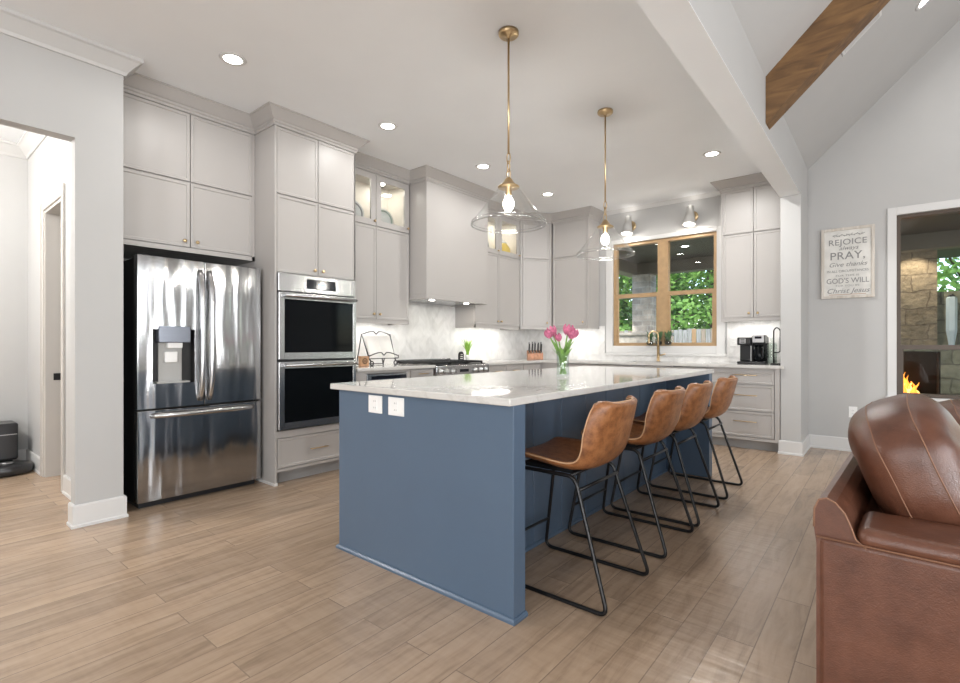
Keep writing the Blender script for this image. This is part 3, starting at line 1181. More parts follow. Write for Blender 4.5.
# left door built around the dispenser recess
DY0, DY1, DZ0, DZ1 = 1.232, 1.508, 0.872, 1.262
mb = MB()
mb.box((FX0, FY0, ZD), (FX1, DY0, ZT))
mb.box((FX0, DY1, ZD), (FX1, FYM - 0.004, ZT))
mb.box((FX0, DY0, ZD), (FX1, DY1, DZ0))
mb.box((FX0, DY0, DZ1), (FX1, DY1, ZT))
ld = part('door', mb, 'steel', t, label='left steel door with dispenser')
mb = MB()
mb.box((FX0 - 0.004, DY0, DZ0), (FX0 + 0.001, DY1, DZ1))
mb.box((FX0, DY0 - 0.001, DZ0), (FX1 - 0.004, DY0 + 0.004, DZ1))
mb.box((FX0, DY1 - 0.004, DZ0), (FX1 - 0.004, DY1 + 0.001, DZ1))
part('dispenser_recess', mb, 'darkgap', ld)
mb = MB()
mb.box((FX0, 1.285, DZ0), (FX0 + 0.012, 1.440, 1.19), 0.003)
mb.box((FX0, DY0 + 0.03, DZ0), (FX1 - 0.006, DY1 - 0.03, DZ0 + 0.012), 0.002)
part('dispenser_back', mb, 'greyshade', ld)
mb = MB()
mb.box((FX0, 1.268, 1.165), (FX1 + 0.008, 1.478, 1.285), 0.006, 2)
part('dispenser_controls', mb, plain('blue_grey_panel', (0.21, 0.225, 0.265), 0.22, 0.5), ld)
mb = MB()
mb.box((FX0 + 0.012, 1.33, 1.125), (FX1 - 0.01, 1.43, 1.168), 0.006, 2)
mb.box((FX0 + 0.012, 1.318, 1.02), (FX1 - 0.026, 1.402, 1.10), 0.006, 2)
part('dispenser_nozzle', mb, 'white', ld)
mb = MB()
mb.box((FX0, FYM + 0.004, ZD), (FX1, FY1, ZT), 0.003)
rd = part('door', mb, 'steel', t)
mb = MB()
mb.box((FX0, FY0, 0.048), (FX1, FY1, ZD - 0.014), 0.003)
fz = part('freezer_drawer', mb, 'steel', t)


def bow(a, b, out, n=14):
    a, b = Vector(a), Vector(b)
    r = []
    for i in range(n + 1):
        s = i / n
        p = a.lerp(b, s)
        p.x += out * (1 - (2 * s - 1) ** 6) * 0.8 + 0.012 * math.sin(PI * s)
        r.append(p)
    return r


for (yy, par) in ((FYM - 0.030, ld), (FYM + 0.038, rd)):
    mb = MB()
    mb.tube(bow((FX1 - 0.002, yy, 0.735), (FX1 - 0.002, yy, 1.705), 0.055, 22), 0.0195, 12)
    part('handle', mb, 'steelflat', par)
mb = MB()
mb.tube(bow((FX1 - 0.002, 1.225, 0.648), (FX1 - 0.002, 1.945, 0.648), 0.05, 22), 0.0185, 12)
part('handle', mb, 'steelflat', fz)


# wall cabinet with glass doors, built hollow at the top
def glass_wall_cabinet(label, u0, u1, um, zs=(1.375, 1.415, 2.382, 2.388, 2.935)):
    V = 0.36
    o = cab_thing('glass_front_wall_cabinet', label, FK, (u0 + u1) / 2, 0, zs[0])
    m_ = MB(FK)
    m_.box((u0, 0.013, zs[1] - 0.006), (u1, V - 0.021, 2.40))                  # lower box
    m_.box((u0, 0.013, zs[0]), (u0 + 0.018, V - 0.004, zs[1]))               # light rail
    m_.box((u1 - 0.018, 0.013, zs[0]), (u1, V - 0.004, zs[1]))
    m_.box((u0, V - 0.022, zs[0]), (u1, V - 0.004, zs[1] - 0.002))
    m_.box((u0, 0.013, 2.40), (u0 + 0.018, V - 0.021, 2.99))
    m_.box((u1 - 0.018, 0.013, 2.40), (u1, V - 0.021, 2.99))
    m_.box((u0, 0.013, 2.93), (u1, V - 0.021, 2.99))
    part('body', m_, 'cab', o)
    m_ = MB(FK)
    m_.box((u0 + 0.018, 0.013, 2.40), (u1 - 0.018, 0.025, 2.93))
    m_.box((u0 + 0.018, 0.025, 2.40), (u0 + 0.024, V - 0.022, 2.93))
    m_.box((u1 - 0.024, 0.025, 2.40), (u1 - 0.018, V - 0.022, 2.93))
    m_.box((u0 + 0.024, 0.025, 2.40), (u1 - 0.024, V - 0.022, 2.404))
    part('interior', m_, 'cabin', o)
    add_door(FK, o, u0, um, zs[1], zs[2], V, (um - 0.04, zs[1] + 0.055))
    add_door(FK, o, um, u1, zs[1], zs[2], V, (um + 0.04, zs[1] + 0.055))
    add_glass_door(FK, o, u0, um, zs[3], zs[4], V, (um - 0.03, zs[3] + 0.05))
    add_glass_door(FK, o, um, u1, zs[3], zs[4], V, (u1 - 0.03, zs[3] + 0.05))
    m_ = MB()
    m_.sweep(plan(FK, [(u1, V - 0.004), (u0, V - 0.004)]), CCROWN, -1)
    part('crown_moulding', m_, 'cab', o)
    for uu in ((u0 + um) / 2, (um + u1) / 2):
        m_ = MB(FK)
        m_.lathe([(0.0, 2.916), (0.032, 2.916), (0.032, 2.93), (0, 2.93)], (uu, 0.17, 0), 16)
        pl = part('puck_light', m_, 'lens', o)
        a_ = area('puck_glow', (XW + 0.17, uu, 2.905), (0, 0, 0), 0.06, 0.06, 0.9, (1, 0.95, 0.86))
    return o


glass_wall_cabinet('greige wall cabinet with lit glass doors left of the range hood', 2.84, 3.775, 3.312)
glass_wall_cabinet('greige wall cabinet with lit glass doors right of the range hood', 4.92, 5.93, 5.43)

# range hood
t = thing('range_hood', 'tall greige boxed range hood over the cooktop', 'range hood', (XW, 4.33, 1.65))
HV = 0.615
mb = MB(FK)
mb.box((3.795, 0.013, 1.70), (4.865, HV, 2.99), 0.002)
mb.box((3.795, 0.013, 1.655), (3.835, HV, 1.70), 0.002)
mb.box((4.825, 0.013, 1.655), (4.865, HV, 1.70), 0.002)
mb.box((3.835, HV - 0.045, 1.655), (4.825, HV, 1.70), 0.002)
part('hood_shell', mb, 'cab', t)
mb = MB()
mb.sweep(plan(FK, [(4.865, 0.37), (4.865, HV - 0.002), (3.795, HV - 0.002), (3.795, 0.37)]), CCROWN, -1)
part('crown_moulding', mb, 'cab', t)
mb = MB(FK)
mb.box((3.84, 0.03, 1.662), (4.82, HV - 0.047, 1.70))
part('hood_insert', mb, 'steelflat', t)
for k, uu in enumerate((4.03, 4.63)):
    mb = MB(FK)
    mb.lathe([(0, 1.656), (0.03, 1.656), (0.03, 1.664), (0, 1.664)], (uu, 0.46, 0), 16)
    part('hood_lamp', mb, 'lens', t)
    area('hood_glow', (XW + 0.46, uu, 1.648), (0, 0, 0), 0.06, 0.06, 2.0, (1, 0.93, 0.82))

# diagonal corner wall cabinet
p0 = Vector((-4.13, 5.945))
p1 = Vector((-3.835, 6.322))
du = (p1 - p0).normalized()
dn = Vector((du.y, -du.x))
FD = Matrix(((du.x, dn.x, 0, p0.x), (du.y, dn.y, 0, p0.y), (0, 0, 1, 0), (0, 0, 0, 1)))
dl = (p1 - p0).length
t = thing('corner_wall_cabinet', 'greige diagonal corner wall cabinet between the range wall and window wall', 'cabinet', (-4.2, 6.4, 1.375))
mb = MB()
poly = [(p0.x - dn.x * 0.022, p0.y - dn.y * 0.022), (p1.x - dn.x * 0.022, p1.y - dn.y * 0.022), (-3.83, YW - 0.013), (XW + 0.013, YW - 0.013), (XW + 0.013, 5.935)]
mb.prism(poly, 1.41, 2.99)
part('body', mb, 'cab', t)
mb = MB(FD)
mb.box((0.0, -0.022, 1.378), (dl, -0.004, 1.413))
mb.box((0.0, -0.022, 1.413), (0.03, -0.003, 2.99))
mb.box((dl - 0.03, -0.022, 1.413), (dl, -0.003, 2.99))
part('face_frame', mb, 'cab', t)
add_door(FD, t, 0.032, dl - 0.032, 1.415, 2.40, 0.0, (dl - 0.075, 1.47))
add_door(FD, t, 0.032, dl - 0.032, 2.406, 2.935, 0.0)
mb = MB()
mb.sweep([(p1.x, p1.y), (p0.x, p0.y)], CCROWN, -1)
part('crown_moulding', mb, 'cab', t)

# wall cabinet left of the window
t = cab_thing('narrow_wall_cabinet', 'greige single-door wall cabinet just left of the kitchen window', FW, -3.53, 0, 1.375)
V = 0.36
u0, u1 = -3.825, -3.24
mb = MB(FW)
mb.box((u0, 0.013, 1.41), (u1, V - 0.021, 2.99))
mb.box((u0, V - 0.022, 1.378), (u1, V - 0.004, 1.413))
mb.box((u1 - 0.018, 0.013, 1.378), (u1, V - 0.02, 1.413))
mb.box((u1 - 0.022, V - 0.022, 1.413), (u1, V - 0.003, 2.99))
part('body', mb, 'cab', t)
add_door(FW, t, u0 + 0.012, u1 - 0.024, 1.415, 2.41, V, (u1 - 0.075, 1.47))
add_door(FW, t, u0 + 0.012, u1 - 0.024, 2.416, 2.935, V)
mb = MB()
mb.sweep(plan(FW, [(u1, 0.0), (u1, V - 0.004), (u0, V - 0.004)]), CCROWN, -1)
part('crown_moulding', mb, 'cab', t)

# wall cabinet right of the window
t = cab_thing('coffee_wall_cabinet', 'greige four-door wall cabinet above the coffee maker', FW, -1.2, 0, 1.42)
V = 0.37
u0, u1 = -1.52, -0.885
um = -1.178
mb = MB(FW)
mb.box((u0, 0.013, 1.455), (u1, V - 0.021, 2.99))
mb.box((u0, V - 0.022, 1.422), (u1, V - 0.004, 1.458))
mb.box((u0, 0.013, 1.422), (u0 + 0.018, V - 0.02, 1.458))
mb.box((u0, V - 0.022, 1.455), (u0 + 0.02, V - 0.003, 2.99))
part('body', mb, 'cab', t)
add_door(FW, t, u0 + 0.022, um, 1.46, 2.425, V, (um - 0.045, 1.51))
add_door(FW, t, um, u1, 1.46, 2.425, V, (um + 0.045, 1.51))
add_door(FW, t, u0 + 0.022, um, 2.431, 2.935, V)
add_door(FW, t, um, u1, 2.431, 2.935, V)
mb = MB()
mb.sweep(plan(FW, [(u1 + 0.07, V - 0.004), (u0, V - 0.004), (u0, 0.0)]), CCROWN, -1)
part('crown_moulding', mb, 'cab', t)


# base cabinets
def base_body(T, parent, u0, u1, front, label=None, side=None, z1=0.895):
    m_ = MB(T)
    m_.box((u0, 0.013, 0.105), (u1, front - 0.021, z1))
    part('body', m_, 'cab', parent)
    m_ = MB(T)
    m_.box((u0, 0.02, 0.0), (u1, front - 0.085, 0.105))
    part('toe_kick', m_, 'toekick', parent)


VB = 0.65
t = cab_thing('microwave_base_cabinet', 'greige base cabinet holding the drawer microwave beside the ovens', FK, 3.17)
mb = MB(FK)
mb.box((2.84, 0.013, 0.105), (3.52, VB - 0.16, 0.895))
mb.box((2.84, VB - 0.16, 0.105), (2.965, VB - 0.004, 0.895))
mb.box((3.475, VB - 0.16, 0.105), (3.52, VB - 0.004, 0.895))
mb.box((2.965, VB - 0.16, 0.872), (3.475, VB - 0.004, 0.895))
mb.box((2.965, VB - 0.16, 0.105), (3.475, VB - 0.021, 0.46))
part('body', mb, 'cab', t)
mb = MB(FK)
mb.box((2.84, 0.02, 0.0), (3.52, VB - 0.085, 0.105))
part('toe_kick', mb, 'toekick', t)
add_drawer(FK, t, 2.965, 3.475, 0.13, 0.455, VB, 0.16)
t = thing('drawer_microwave', 'built-in microwave with black display below the worktop', 'microwave', (XW + VB, 3.2, 0.47))
mb = MB(FK)
mb.box((2.967, VB - 0.15, 0.47), (3.473, VB + 0.006, 0.868), 0.002)
part('case', mb, 'steelflat', t)
mb = MB(FK)
mb.box((3.02, VB + 0.004, 0.812), (3.46, VB + 0.0085, 0.846))
part('display', mb, 'screen', t)
mb = MB(FK)
mb.box((3.03, VB + 0.004, 0.53), (3.41, VB + 0.0085, 0.76))
part('door_glass', mb, 'ovenglass', t)

t = cab_thing('drawer_base_cabinet', 'narrow greige drawer cabinet just left of the range', FK, 3.7)
base_body(FK, t, 3.522, 3.874, VB)
add_drawer(FK, t, 3.53, 3.868, 0.795, 0.89, VB, 0.13)
add_drawer(FK, t, 3.53, 3.868, 0.46, 0.79, VB, 0.13)
add_drawer(FK, t, 3.53, 3.868, 0.125, 0.455, VB, 0.13)

t = cab_thing('range_base_cabinet', 'greige base cabinet just right of the range', FK, 5.2)
base_body(FK, t, 4.822, 5.60, VB)
for a, b in ((4.826, 5.21), (5.21, 5.596)):
    add_drawer(FK, t, a, b, 0.735, 0.89, VB, 0.14)
    add_door(FK, t, a, b, 0.125, 0.73, VB)

t = cab_thing('corner_base_cabinet', 'greige corner base cabinet below the knife block', FK, 6.0)
mb = MB()
mb.prism([(XW + 0.013, 5.602), (XW + VB - 0.021, 5.602), (XW + VB - 0.021, 6.059), (-3.42, 6.059), (-3.42, YW - 0.013), (XW + 0.013, YW - 0.013)], 0.105, 0.895)
part('body', mb, 'cab', t)
add_door(FK, t, 5.604, 6.035, 0.125, 0.89, VB)

t = cab_thing('sink_base_cabinet', 'greige sink base cabinet under the kitchen window', FW, -2.5)
VBW = 0.62
base_body(FW, t, -3.418, -1.62, VBW, z1=0.70)
for a, b in ((-3.414, -2.96), (-2.96, -2.34), (-2.34, -1.62)):
    add_drawer(FW, t, a, b, 0.735, 0.89, VBW, 0.14)
    add_door(FW, t, a, b, 0.125, 0.73, VBW)

t = cab_thing('drawer_base_cabinet', 'greige three-drawer base cabinet below the coffee maker', FW, -1.25)
base_body(FW, t, -1.618, -0.885, VBW)
mb = MB(FW)
mb.box((-0.93, VBW - 0.021, 0.105), (-0.885, VBW - 0.002, 0.895))
mb.box((-1.618, VBW - 0.021, 0.105), (-0.93, VBW - 0.004, 0.138))
part('face_frame', mb, 'cab', t)
for z0, z1 in ((0.717, 0.862), (0.425, 0.711), (0.142, 0.419)):
    d = add_drawer(FW, t, -1.612, -0.934, z0, z1, VBW, 0)
    part('handle', pull_mb(FW, -1.325, -1.095, VBW, (z0 + z1) / 2 + 0.03), 'brass', d)

# worktops
mb = MB(FK)
mb.box((2.84, 0.013, 0.897), (3.876, VB + 0.025, 0.93), 0.004, 2)
single('countertop', mb, 'quartz', 'white quartz countertop between the ovens and the range', 'countertop', (XW, 3.3, 0.897))
mb = MB()
mb.box((XW + 0.013, 4.818, 0.897), (XW + VB + 0.025, YW - 0.013, 0.93))
mb.box((XW + VB + 0.025, 6.035, 0.897), (-2.62, YW - 0.013, 0.93))
mb.box((-2.62, 6.035, 0.897), (-2.02, 6.11, 0.93))
mb.box((-2.62, 6.49, 0.897), (-2.02, YW - 0.013, 0.93))
mb.box((-2.02, 6.035, 0.897), (-0.883, YW - 0.013, 0.93))
mb.box((-0.883, 6.035, 0.897), (-0.845, 6.065, 0.93))
single('countertop', mb, 'quartz', 'long white quartz countertop under the kitchen window', 'countertop', (-2.9, 6.4, 0.897))

# undermount sink
t = thing('kitchen_sink', 'steel undermount sink in the window countertop', 'sink', (-2.32, 6.30, 0.72))
mb = MB()
mb.box((-2.62, 6.11, 0.715), (-2.02, 6.49, 0.722))
mb.box((-2.632, 6.11, 0.715), (-2.62, 6.49, 0.895))
mb.box((-2.02, 6.11, 0.715), (-2.008, 6.49, 0.895))
mb.box((-2.62, 6.098, 0.715), (-2.02, 6.11, 0.895))
mb.box((-2.62, 6.49, 0.715), (-2.02, 6.502, 0.895))
part('basin', mb, 'steelflat', t)
mb = MB()
mb.lathe([(0, 0.7221), (0.04, 0.7221), (0.045, 0.724), (0, 0.7245)], (-2.32, 6.30, 0), 18)
part('drain', mb, 'chrome', t)

# ------------------------------------------------------------------ range
t = thing('gas_range', 'stainless gas range with black grates and front knobs', 'range', (XW + 0.35, 4.345, 0))
RV = 0.68
mb = MB(FK)
mb.box((3.884, 0.016, 0.08), (4.808, RV - 0.03, 0.80))
mb.box((3.884, 0.016, 0.80), (4.808, RV, 0.915), 0.006, 2)
part('range_body', mb, 'steelflat', t)
mb = MB(FK)
mb.box((3.89, 0.03, 0.912), (4.802, RV - 0.06, 0.922))
part('cooktop_pan', mb, 'darkgap', t)
mb = MB(FK)
mb.box((3.884, 0.014, 0.912), (4.808, 0.03, 0.972), 0.002)
part('back_guard', mb, 'steelflat', t)
mb = MB(FK)
mb.box((3.90, RV - 0.032, 0.18), (4.792, RV - 0.004, 0.79), 0.004)
od = part('oven_door', mb, 'steelflat', t)
mb = MB(FK)
mb.box((4.03, RV - 0.006, 0.32), (4.66, RV - 0.001, 0.62))
part('oven_window', mb, 'ovenglass', od)
mb = MB(FK)
mb.tube([(3.96, RV + 0.045, 0.745), (4.73, RV + 0.045, 0.745)], 0.013, 10)
for u in (3.98, 4.71):
    mb.tube([(u, RV - 0.006, 0.745), (u, RV + 0.045, 0.745)], 0.009, 8)
part('handle', mb, 'steelflat', od)
for u in (3.95, 4.05, 4.15, 4.54, 4.64, 4.74):
    mb = MB(FK)
    mb.lathe([(0, 0), (0.03, 0), (0.03, 0.006), (0.024, 0.008), (0.021, 0.04), (0.017, 0.044), (0, 0.044)], (u, RV - 0.001, 0.852), 18, 'y')
    kb = part('knob', mb, 'chrome', t)
    mb = MB(FK)
    mb.box((u - 0.004, RV + 0.042, 0.835), (u + 0.004, RV + 0.047, 0.872), 0.001)
    part('knob_pointer', mb, 'black', kb)
mb = MB(FK)
mb.box((4.27, RV - 0.001, 0.835), (4.42, RV + 0.003, 0.868))
part('display', mb, 'screen', t)
for k in range(3):
    u0 = 3.905 + k * 0.296
    mb = MB(FK)
    for j in range(4):
        uu = u0 + 0.008 + j * (0.288 - 0.016) / 3
        mb.box((uu - 0.006, 0.05, 0.936), (uu + 0.006, RV - 0.085, 0.957))
    for vv in (0.06, 0.21, 0.335, 0.46, RV - 0.095):
        mb.box((u0, vv - 0.006, 0.934), (u0 + 0.288, vv + 0.006, 0.955))
    for uu in (u0 + 0.008, u0 + 0.28):
        for vv in (0.06, RV - 0.095):
            mb.box((uu - 0.008, vv - 0.008, 0.921), (uu + 0.008, vv + 0.008, 0.94))
    part('grate', mb, 'black', t)
for (u, vv) in ((4.05, 0.18), (4.05, 0.45), (4.345, 0.30), (4.64, 0.18), (4.64, 0.45)):
    mb = MB(FK)
    mb.lathe([(0, 0.921), (0.05, 0.921), (0.05, 0.928), (0.035, 0.931), (0.033, 0.934), (0, 0.9345)], (u, vv, 0), 20)
    part('burner', mb, 'black', t)

# ------------------------------------------------------------------ island
IX0, IX1 = -2.405, -1.192
IY0, IY1 = 1.665, 4.655
IXR = -1.56
t = thing('kitchen_island', 'blue painted kitchen island with seating side open to the stools', 'kitchen island', (-1.8, 3.15, 0))
mb = MB()
mb.box((IX0, IY0, 0.0), (IX1, IY0 + 0.088, 0.897), 0.002)
part('end_panel', mb, 'blue', t)
mb = MB()
mb.box((IX0, IY1 - 0.088, 0.0), (IX1, IY1, 0.897), 0.002)
part('end_panel', mb, 'blue', t)
mb = MB()
mb.box((IX0 + 0.02, IY0 + 0.088, 0.10), (IXR - 0.012, IY1 - 0.088, 0.897))
part('body', mb, 'blue', t)
mb = MB()
nb = 9
w_ = (IY1 - IY0 - 0.176) / nb
for k in range(nb):
    a = IY0 + 0.088 + k * w_
    mb.box((IXR - 0.012, a + 0.0025, 0.0), (IXR, a + w_ - 0.0025, 0.897), 0.002)
part('back_panel', mb, 'blue', t)
mb = MB()
mb.sweep([(IX1, IY0 + 0.088), (IX1, IY0), (IX0, IY0), (IX0, IY0 + 0.30)], [(0, 0), (0.013, 0), (0.013, 0.012), (0.006, 0.020), (0, 0.021)], -1)
mb.sweep([(IXR, IY1 - 0.088), (IXR, IY0 + 0.088)], [(0, 0), (0.012, 0), (0.012, 0.012), (0.005, 0.020), (0, 0.021)], -1)
part('shoe_moulding', mb, 'blue', t)
mb = MB()
mb.box((IX0 + 0.08, IY0 + 0.088, 0.0), (IX0 + 0.10, IY1 - 0.088, 0.10))
part('toe_kick', mb, 'blue', t)
for k in range(5):
    a = IY0 + 0.1 + k * 0.556
    mb = MB()
    mb.panel(a, a + 0.55, 0.13, 0.885, 0, 0.02)
    me_T = Matrix(((0, -1, 0, IX0 + 0.02), (1, 0, 0, 0), (0, 0, 1, 0), (0, 0, 0, 1)))
    mb.bm.transform(me_T)
    d = part('door', mb, 'blue', t)
    mb = MB()
    mb.lathe([(0, 0), (0.006, 0), (0.006, -0.014), (0.0145, -0.022), (0.012, -0.03), (0, -0.031)], (IX0 + 0.0005, a + 0.06, 0.82), 12, 'x')
    part('knob', mb, 'brass', d)

mb = MB()
mb.box((-2.458, 1.640, 0.897), (-1.190, 4.715, 0.930), 0.005, 2)
single('island_countertop', mb, 'quartz', 'polished white quartz slab on top of the blue island', 'countertop', (-1.83, 3.15, 0.897))


def outlet(label, T, u, w, wide, tall, group, kind='double'):
    q = T @ Vector((u, 0, w))
    o = thing('outlet', label, 'outlet', tuple(q), 0, group)
    m_ = MB(T)
    m_.box((u - wide / 2, 0.0, w - tall / 2), (u + wide / 2, 0.006, w + tall / 2), 0.002)
    part('cover_plate', m_, 'white', o)
    n = 2 if kind == 'double' else 1
    for k in range(n):
        uu = u + (k - (n - 1) / 2) * 0.046
        m_ = MB(T)
        m_.box((uu - 0.0165, 0.005, w - 0.033), (uu + 0.0165, 0.0085, w + 0.033), 0.001)
        r_ = part('receptacle', m_, 'white', o)
        m_ = MB(T)
        for dz in (-0.017, 0.017):
            m_.box((uu - 0.007, 0.0083, w + dz - 0.004), (uu - 0.005, 0.0088, w + dz + 0.004))
            m_.box((uu + 0.005, 0.0083, w + dz - 0.004), (uu + 0.007, 0.0088, w + dz + 0.004))
        part('slots', m_, 'black', r_)
    return o


FI = Matrix(((1, 0, 0, 0), (0, -1, 0, IY0), (0, 0, 1, 0), (0, 0, 0, 1)))
outlet('white outlet plate on the blue island end, the one nearer the ovens', FI, -2.079, 0.838, 0.110, 0.092, 'plates on the island end', 'single')
outlet('white outlet plate on the blue island end, the one nearer the bar stools', FI, -1.915, 0.838, 0.118, 0.092, 'plates on the island end', 'single')
FB = Matrix(((1, 0, 0, 0), (0, -1, 0, YW - 0.0125), (0, 0, 1, 0), (0, 0, 0, 1)))
outlet('white outlet on the marble backsplash beside the coffee maker', FB, -1.462, 1.19, 0.075, 0.118, 'wall outlets', 'single')
outlet('white outlet low on the wall under the framed verse sign', FW, -0.292, 0.425, 0.075, 0.118, 'wall outlets', 'single')

# ------------------------------------------------------------------ bar stools
SX = -1.19
stool_ys = (2.182, 2.912, 3.512, 4.225)
stool_labels = ('tan leather bar stool nearest the white outlet end of the island',
                'tan leather bar stool second from the camera end of the island',
                'tan leather bar stool third along, beside the farthest one',
                'tan leather bar stool at the far end, before the drawer cabinet')
PROF = [(-0.255, 0.588, 0.185), (-0.25, 0.611, 0.195), (-0.215, 0.622, 0.212), (-0.10, 0.613, 0.226), (0.02, 0.598, 0.228), (0.10, 0.597, 0.222),
        (0.155, 0.618, 0.218), (0.195, 0.675, 0.222), (0.222, 0.757, 0.222), (0.242, 0.832, 0.212), (0.256, 0.882, 0.190), (0.260, 0.895, 0.175)]


def prof_at(s):
    x = s * (len(PROF) - 1)
    i = min(int(x), len(PROF) - 2)
    f = x - i
    p = [PROF[max(0, min(len(PROF) - 1, i + k))] for k in (-1, 0, 1, 2)]
    out = []
    for d in range(3):
        a, b, c, e = (q[d] for q in p)
        out.append(0.5 * (2 * b + (c - a) * f + (2 * a - 5 * b + 4 * c - e) * f * f + (3 * b - a - 3 * c + e) * f ** 3))
    return out


def shell_pt(s, t, off=0.0):
    x, z, w = prof_at(s)
    tt = 2 * t - 1
    y = w * tt
    back = max(0.0, min(1.0, (s - 0.42) / 0.3))
    cup = abs(tt) ** 2.6
    z += 0.030 * cup * (1 - back) * (0.35 + 0.65 * min(1, s / 0.35))
    x += -0.065 * cup * back
    z += 0.020 * cup * back * (1 - back) * 2
    z -= 0.018 * cup * max(0, (s - 0.85) / 0.15)
    return Vector((x, y, z))


def solid_shell(th):
    m_ = MB()
    nu, nv = 20, 30
    P = [[shell_pt(j / nv, i / nu) for i in range(nu + 1)] for j in range(nv + 1)]
    Q = []
    for j in range(nv + 1):
        row = []
        for i in range(nu + 1):
            a = P[min(j + 1, nv)][i] - P[max(j - 1, 0)][i]
            b = P[j][min(i + 1, nu)] - P[j][max(i - 1, 0)]
            n = a.cross(b).normalized()
            edge = min(1.0, min(i, nu - i) / 2.0, min(j, nv - j) / 2.0)
            row.append(P[j][i] + n * th * (0.45 + 0.55 * edge))
        Q.append(row)
    vs = [p for r in P for p in r] + [p for r in Q for p in r]
    K = (nu + 1) * (nv + 1)
    w = nu + 1
    f = []
    for j in range(nv):
        for i in range(nu):
            a = j * w + i
            f.append((a, a + 1, a + w + 1, a + w))
            f.append((K + a, K + a + w, K + a + w + 1, K + a + 1))
    for i in range(nu):
        f.append((i, K + i, K + i + 1, i + 1))
        a = nv * w + i
        f.append((a, a + 1, K + a + 1, K + a))
    for j in range(nv):
        a = j * w
        f.append((a, a + w, K + a + w, K + a))
        a = j * w + nu
        f.append((a, K + a, K + a + w, a + w))
    m_._add(vs, f, True)
    rim = [P[0][i] for i in range(nu + 1)] + [P[j][nu] for j in range(1, nv + 1)] + [P[nv][i] for i in range(nu - 1, -1, -1)] + [P[j][0] for j in range(nv - 1, 0, -1)]
    rim2 = [Q[0][i] for i in range(nu + 1)] + [Q[j][nu] for j in range(1, nv + 1)] + [Q[nv][i] for i in range(nu - 1, -1, -1)] + [Q[j][0] for j in range(nv - 1, 0, -1)]
    return m_, [(a + b) / 2 for a, b in zip(rim, rim2)]


def make_stool():
    o = thing('bar_stool', stool_labels[0], 'bar stool', (SX, stool_ys[0], 0), 0, 'bar stools along the island')
    m_, rim = solid_shell(-0.028)
    sh = part('seat_shell', m_, 'tan', o, True)
    m_ = MB()
    m_.tube(rim, 0.0042, 6, True)
    part('piping', m_, 'tanedge', sh, True)
    for s in (-1, 1):
        m_ = MB()
        loop = rounded([(0.105, s * 0.192, 0.557), (0.282, s * 0.237, 0.0095), (-0.315, s * 0.237, 0.0095), (-0.225, s * 0.192, 0.557)], 0.045, 6, True)
        m_.tube(loop, 0.0095, 8, True)
        part('leg_frame', m_, 'black', o, True)
    m_ = MB()
    m_.tube([(0.13, -0.199, 0.503), (0.13, 0.199, 0.503)], 0.008, 8)
    m_.tube([(-0.225, -0.192, 0.557), (-0.225, 0.192, 0.557)], 0.008, 8)
    m_.tube([(0.08, -0.19, 0.559), (0.08, 0.19, 0.559)], 0.008, 8)
    m_.box((-0.19, -0.15, 0.557), (0.07, 0.15, 0.575))
    part('seat_support', m_, 'black', o, True)
    m_ = MB()
    m_.tube([(-0.2885, -0.224, 0.175), (-0.2885, 0.224, 0.175)], 0.008, 8)
    part('footrest', m_, 'black', o, True)
    return o


st = make_stool()
for y, lb in list(zip(stool_ys, stool_labels))[1:]:
    dup(st, (SX, y, 0), None, lb)

# ------------------------------------------------------------------ pendant lamps


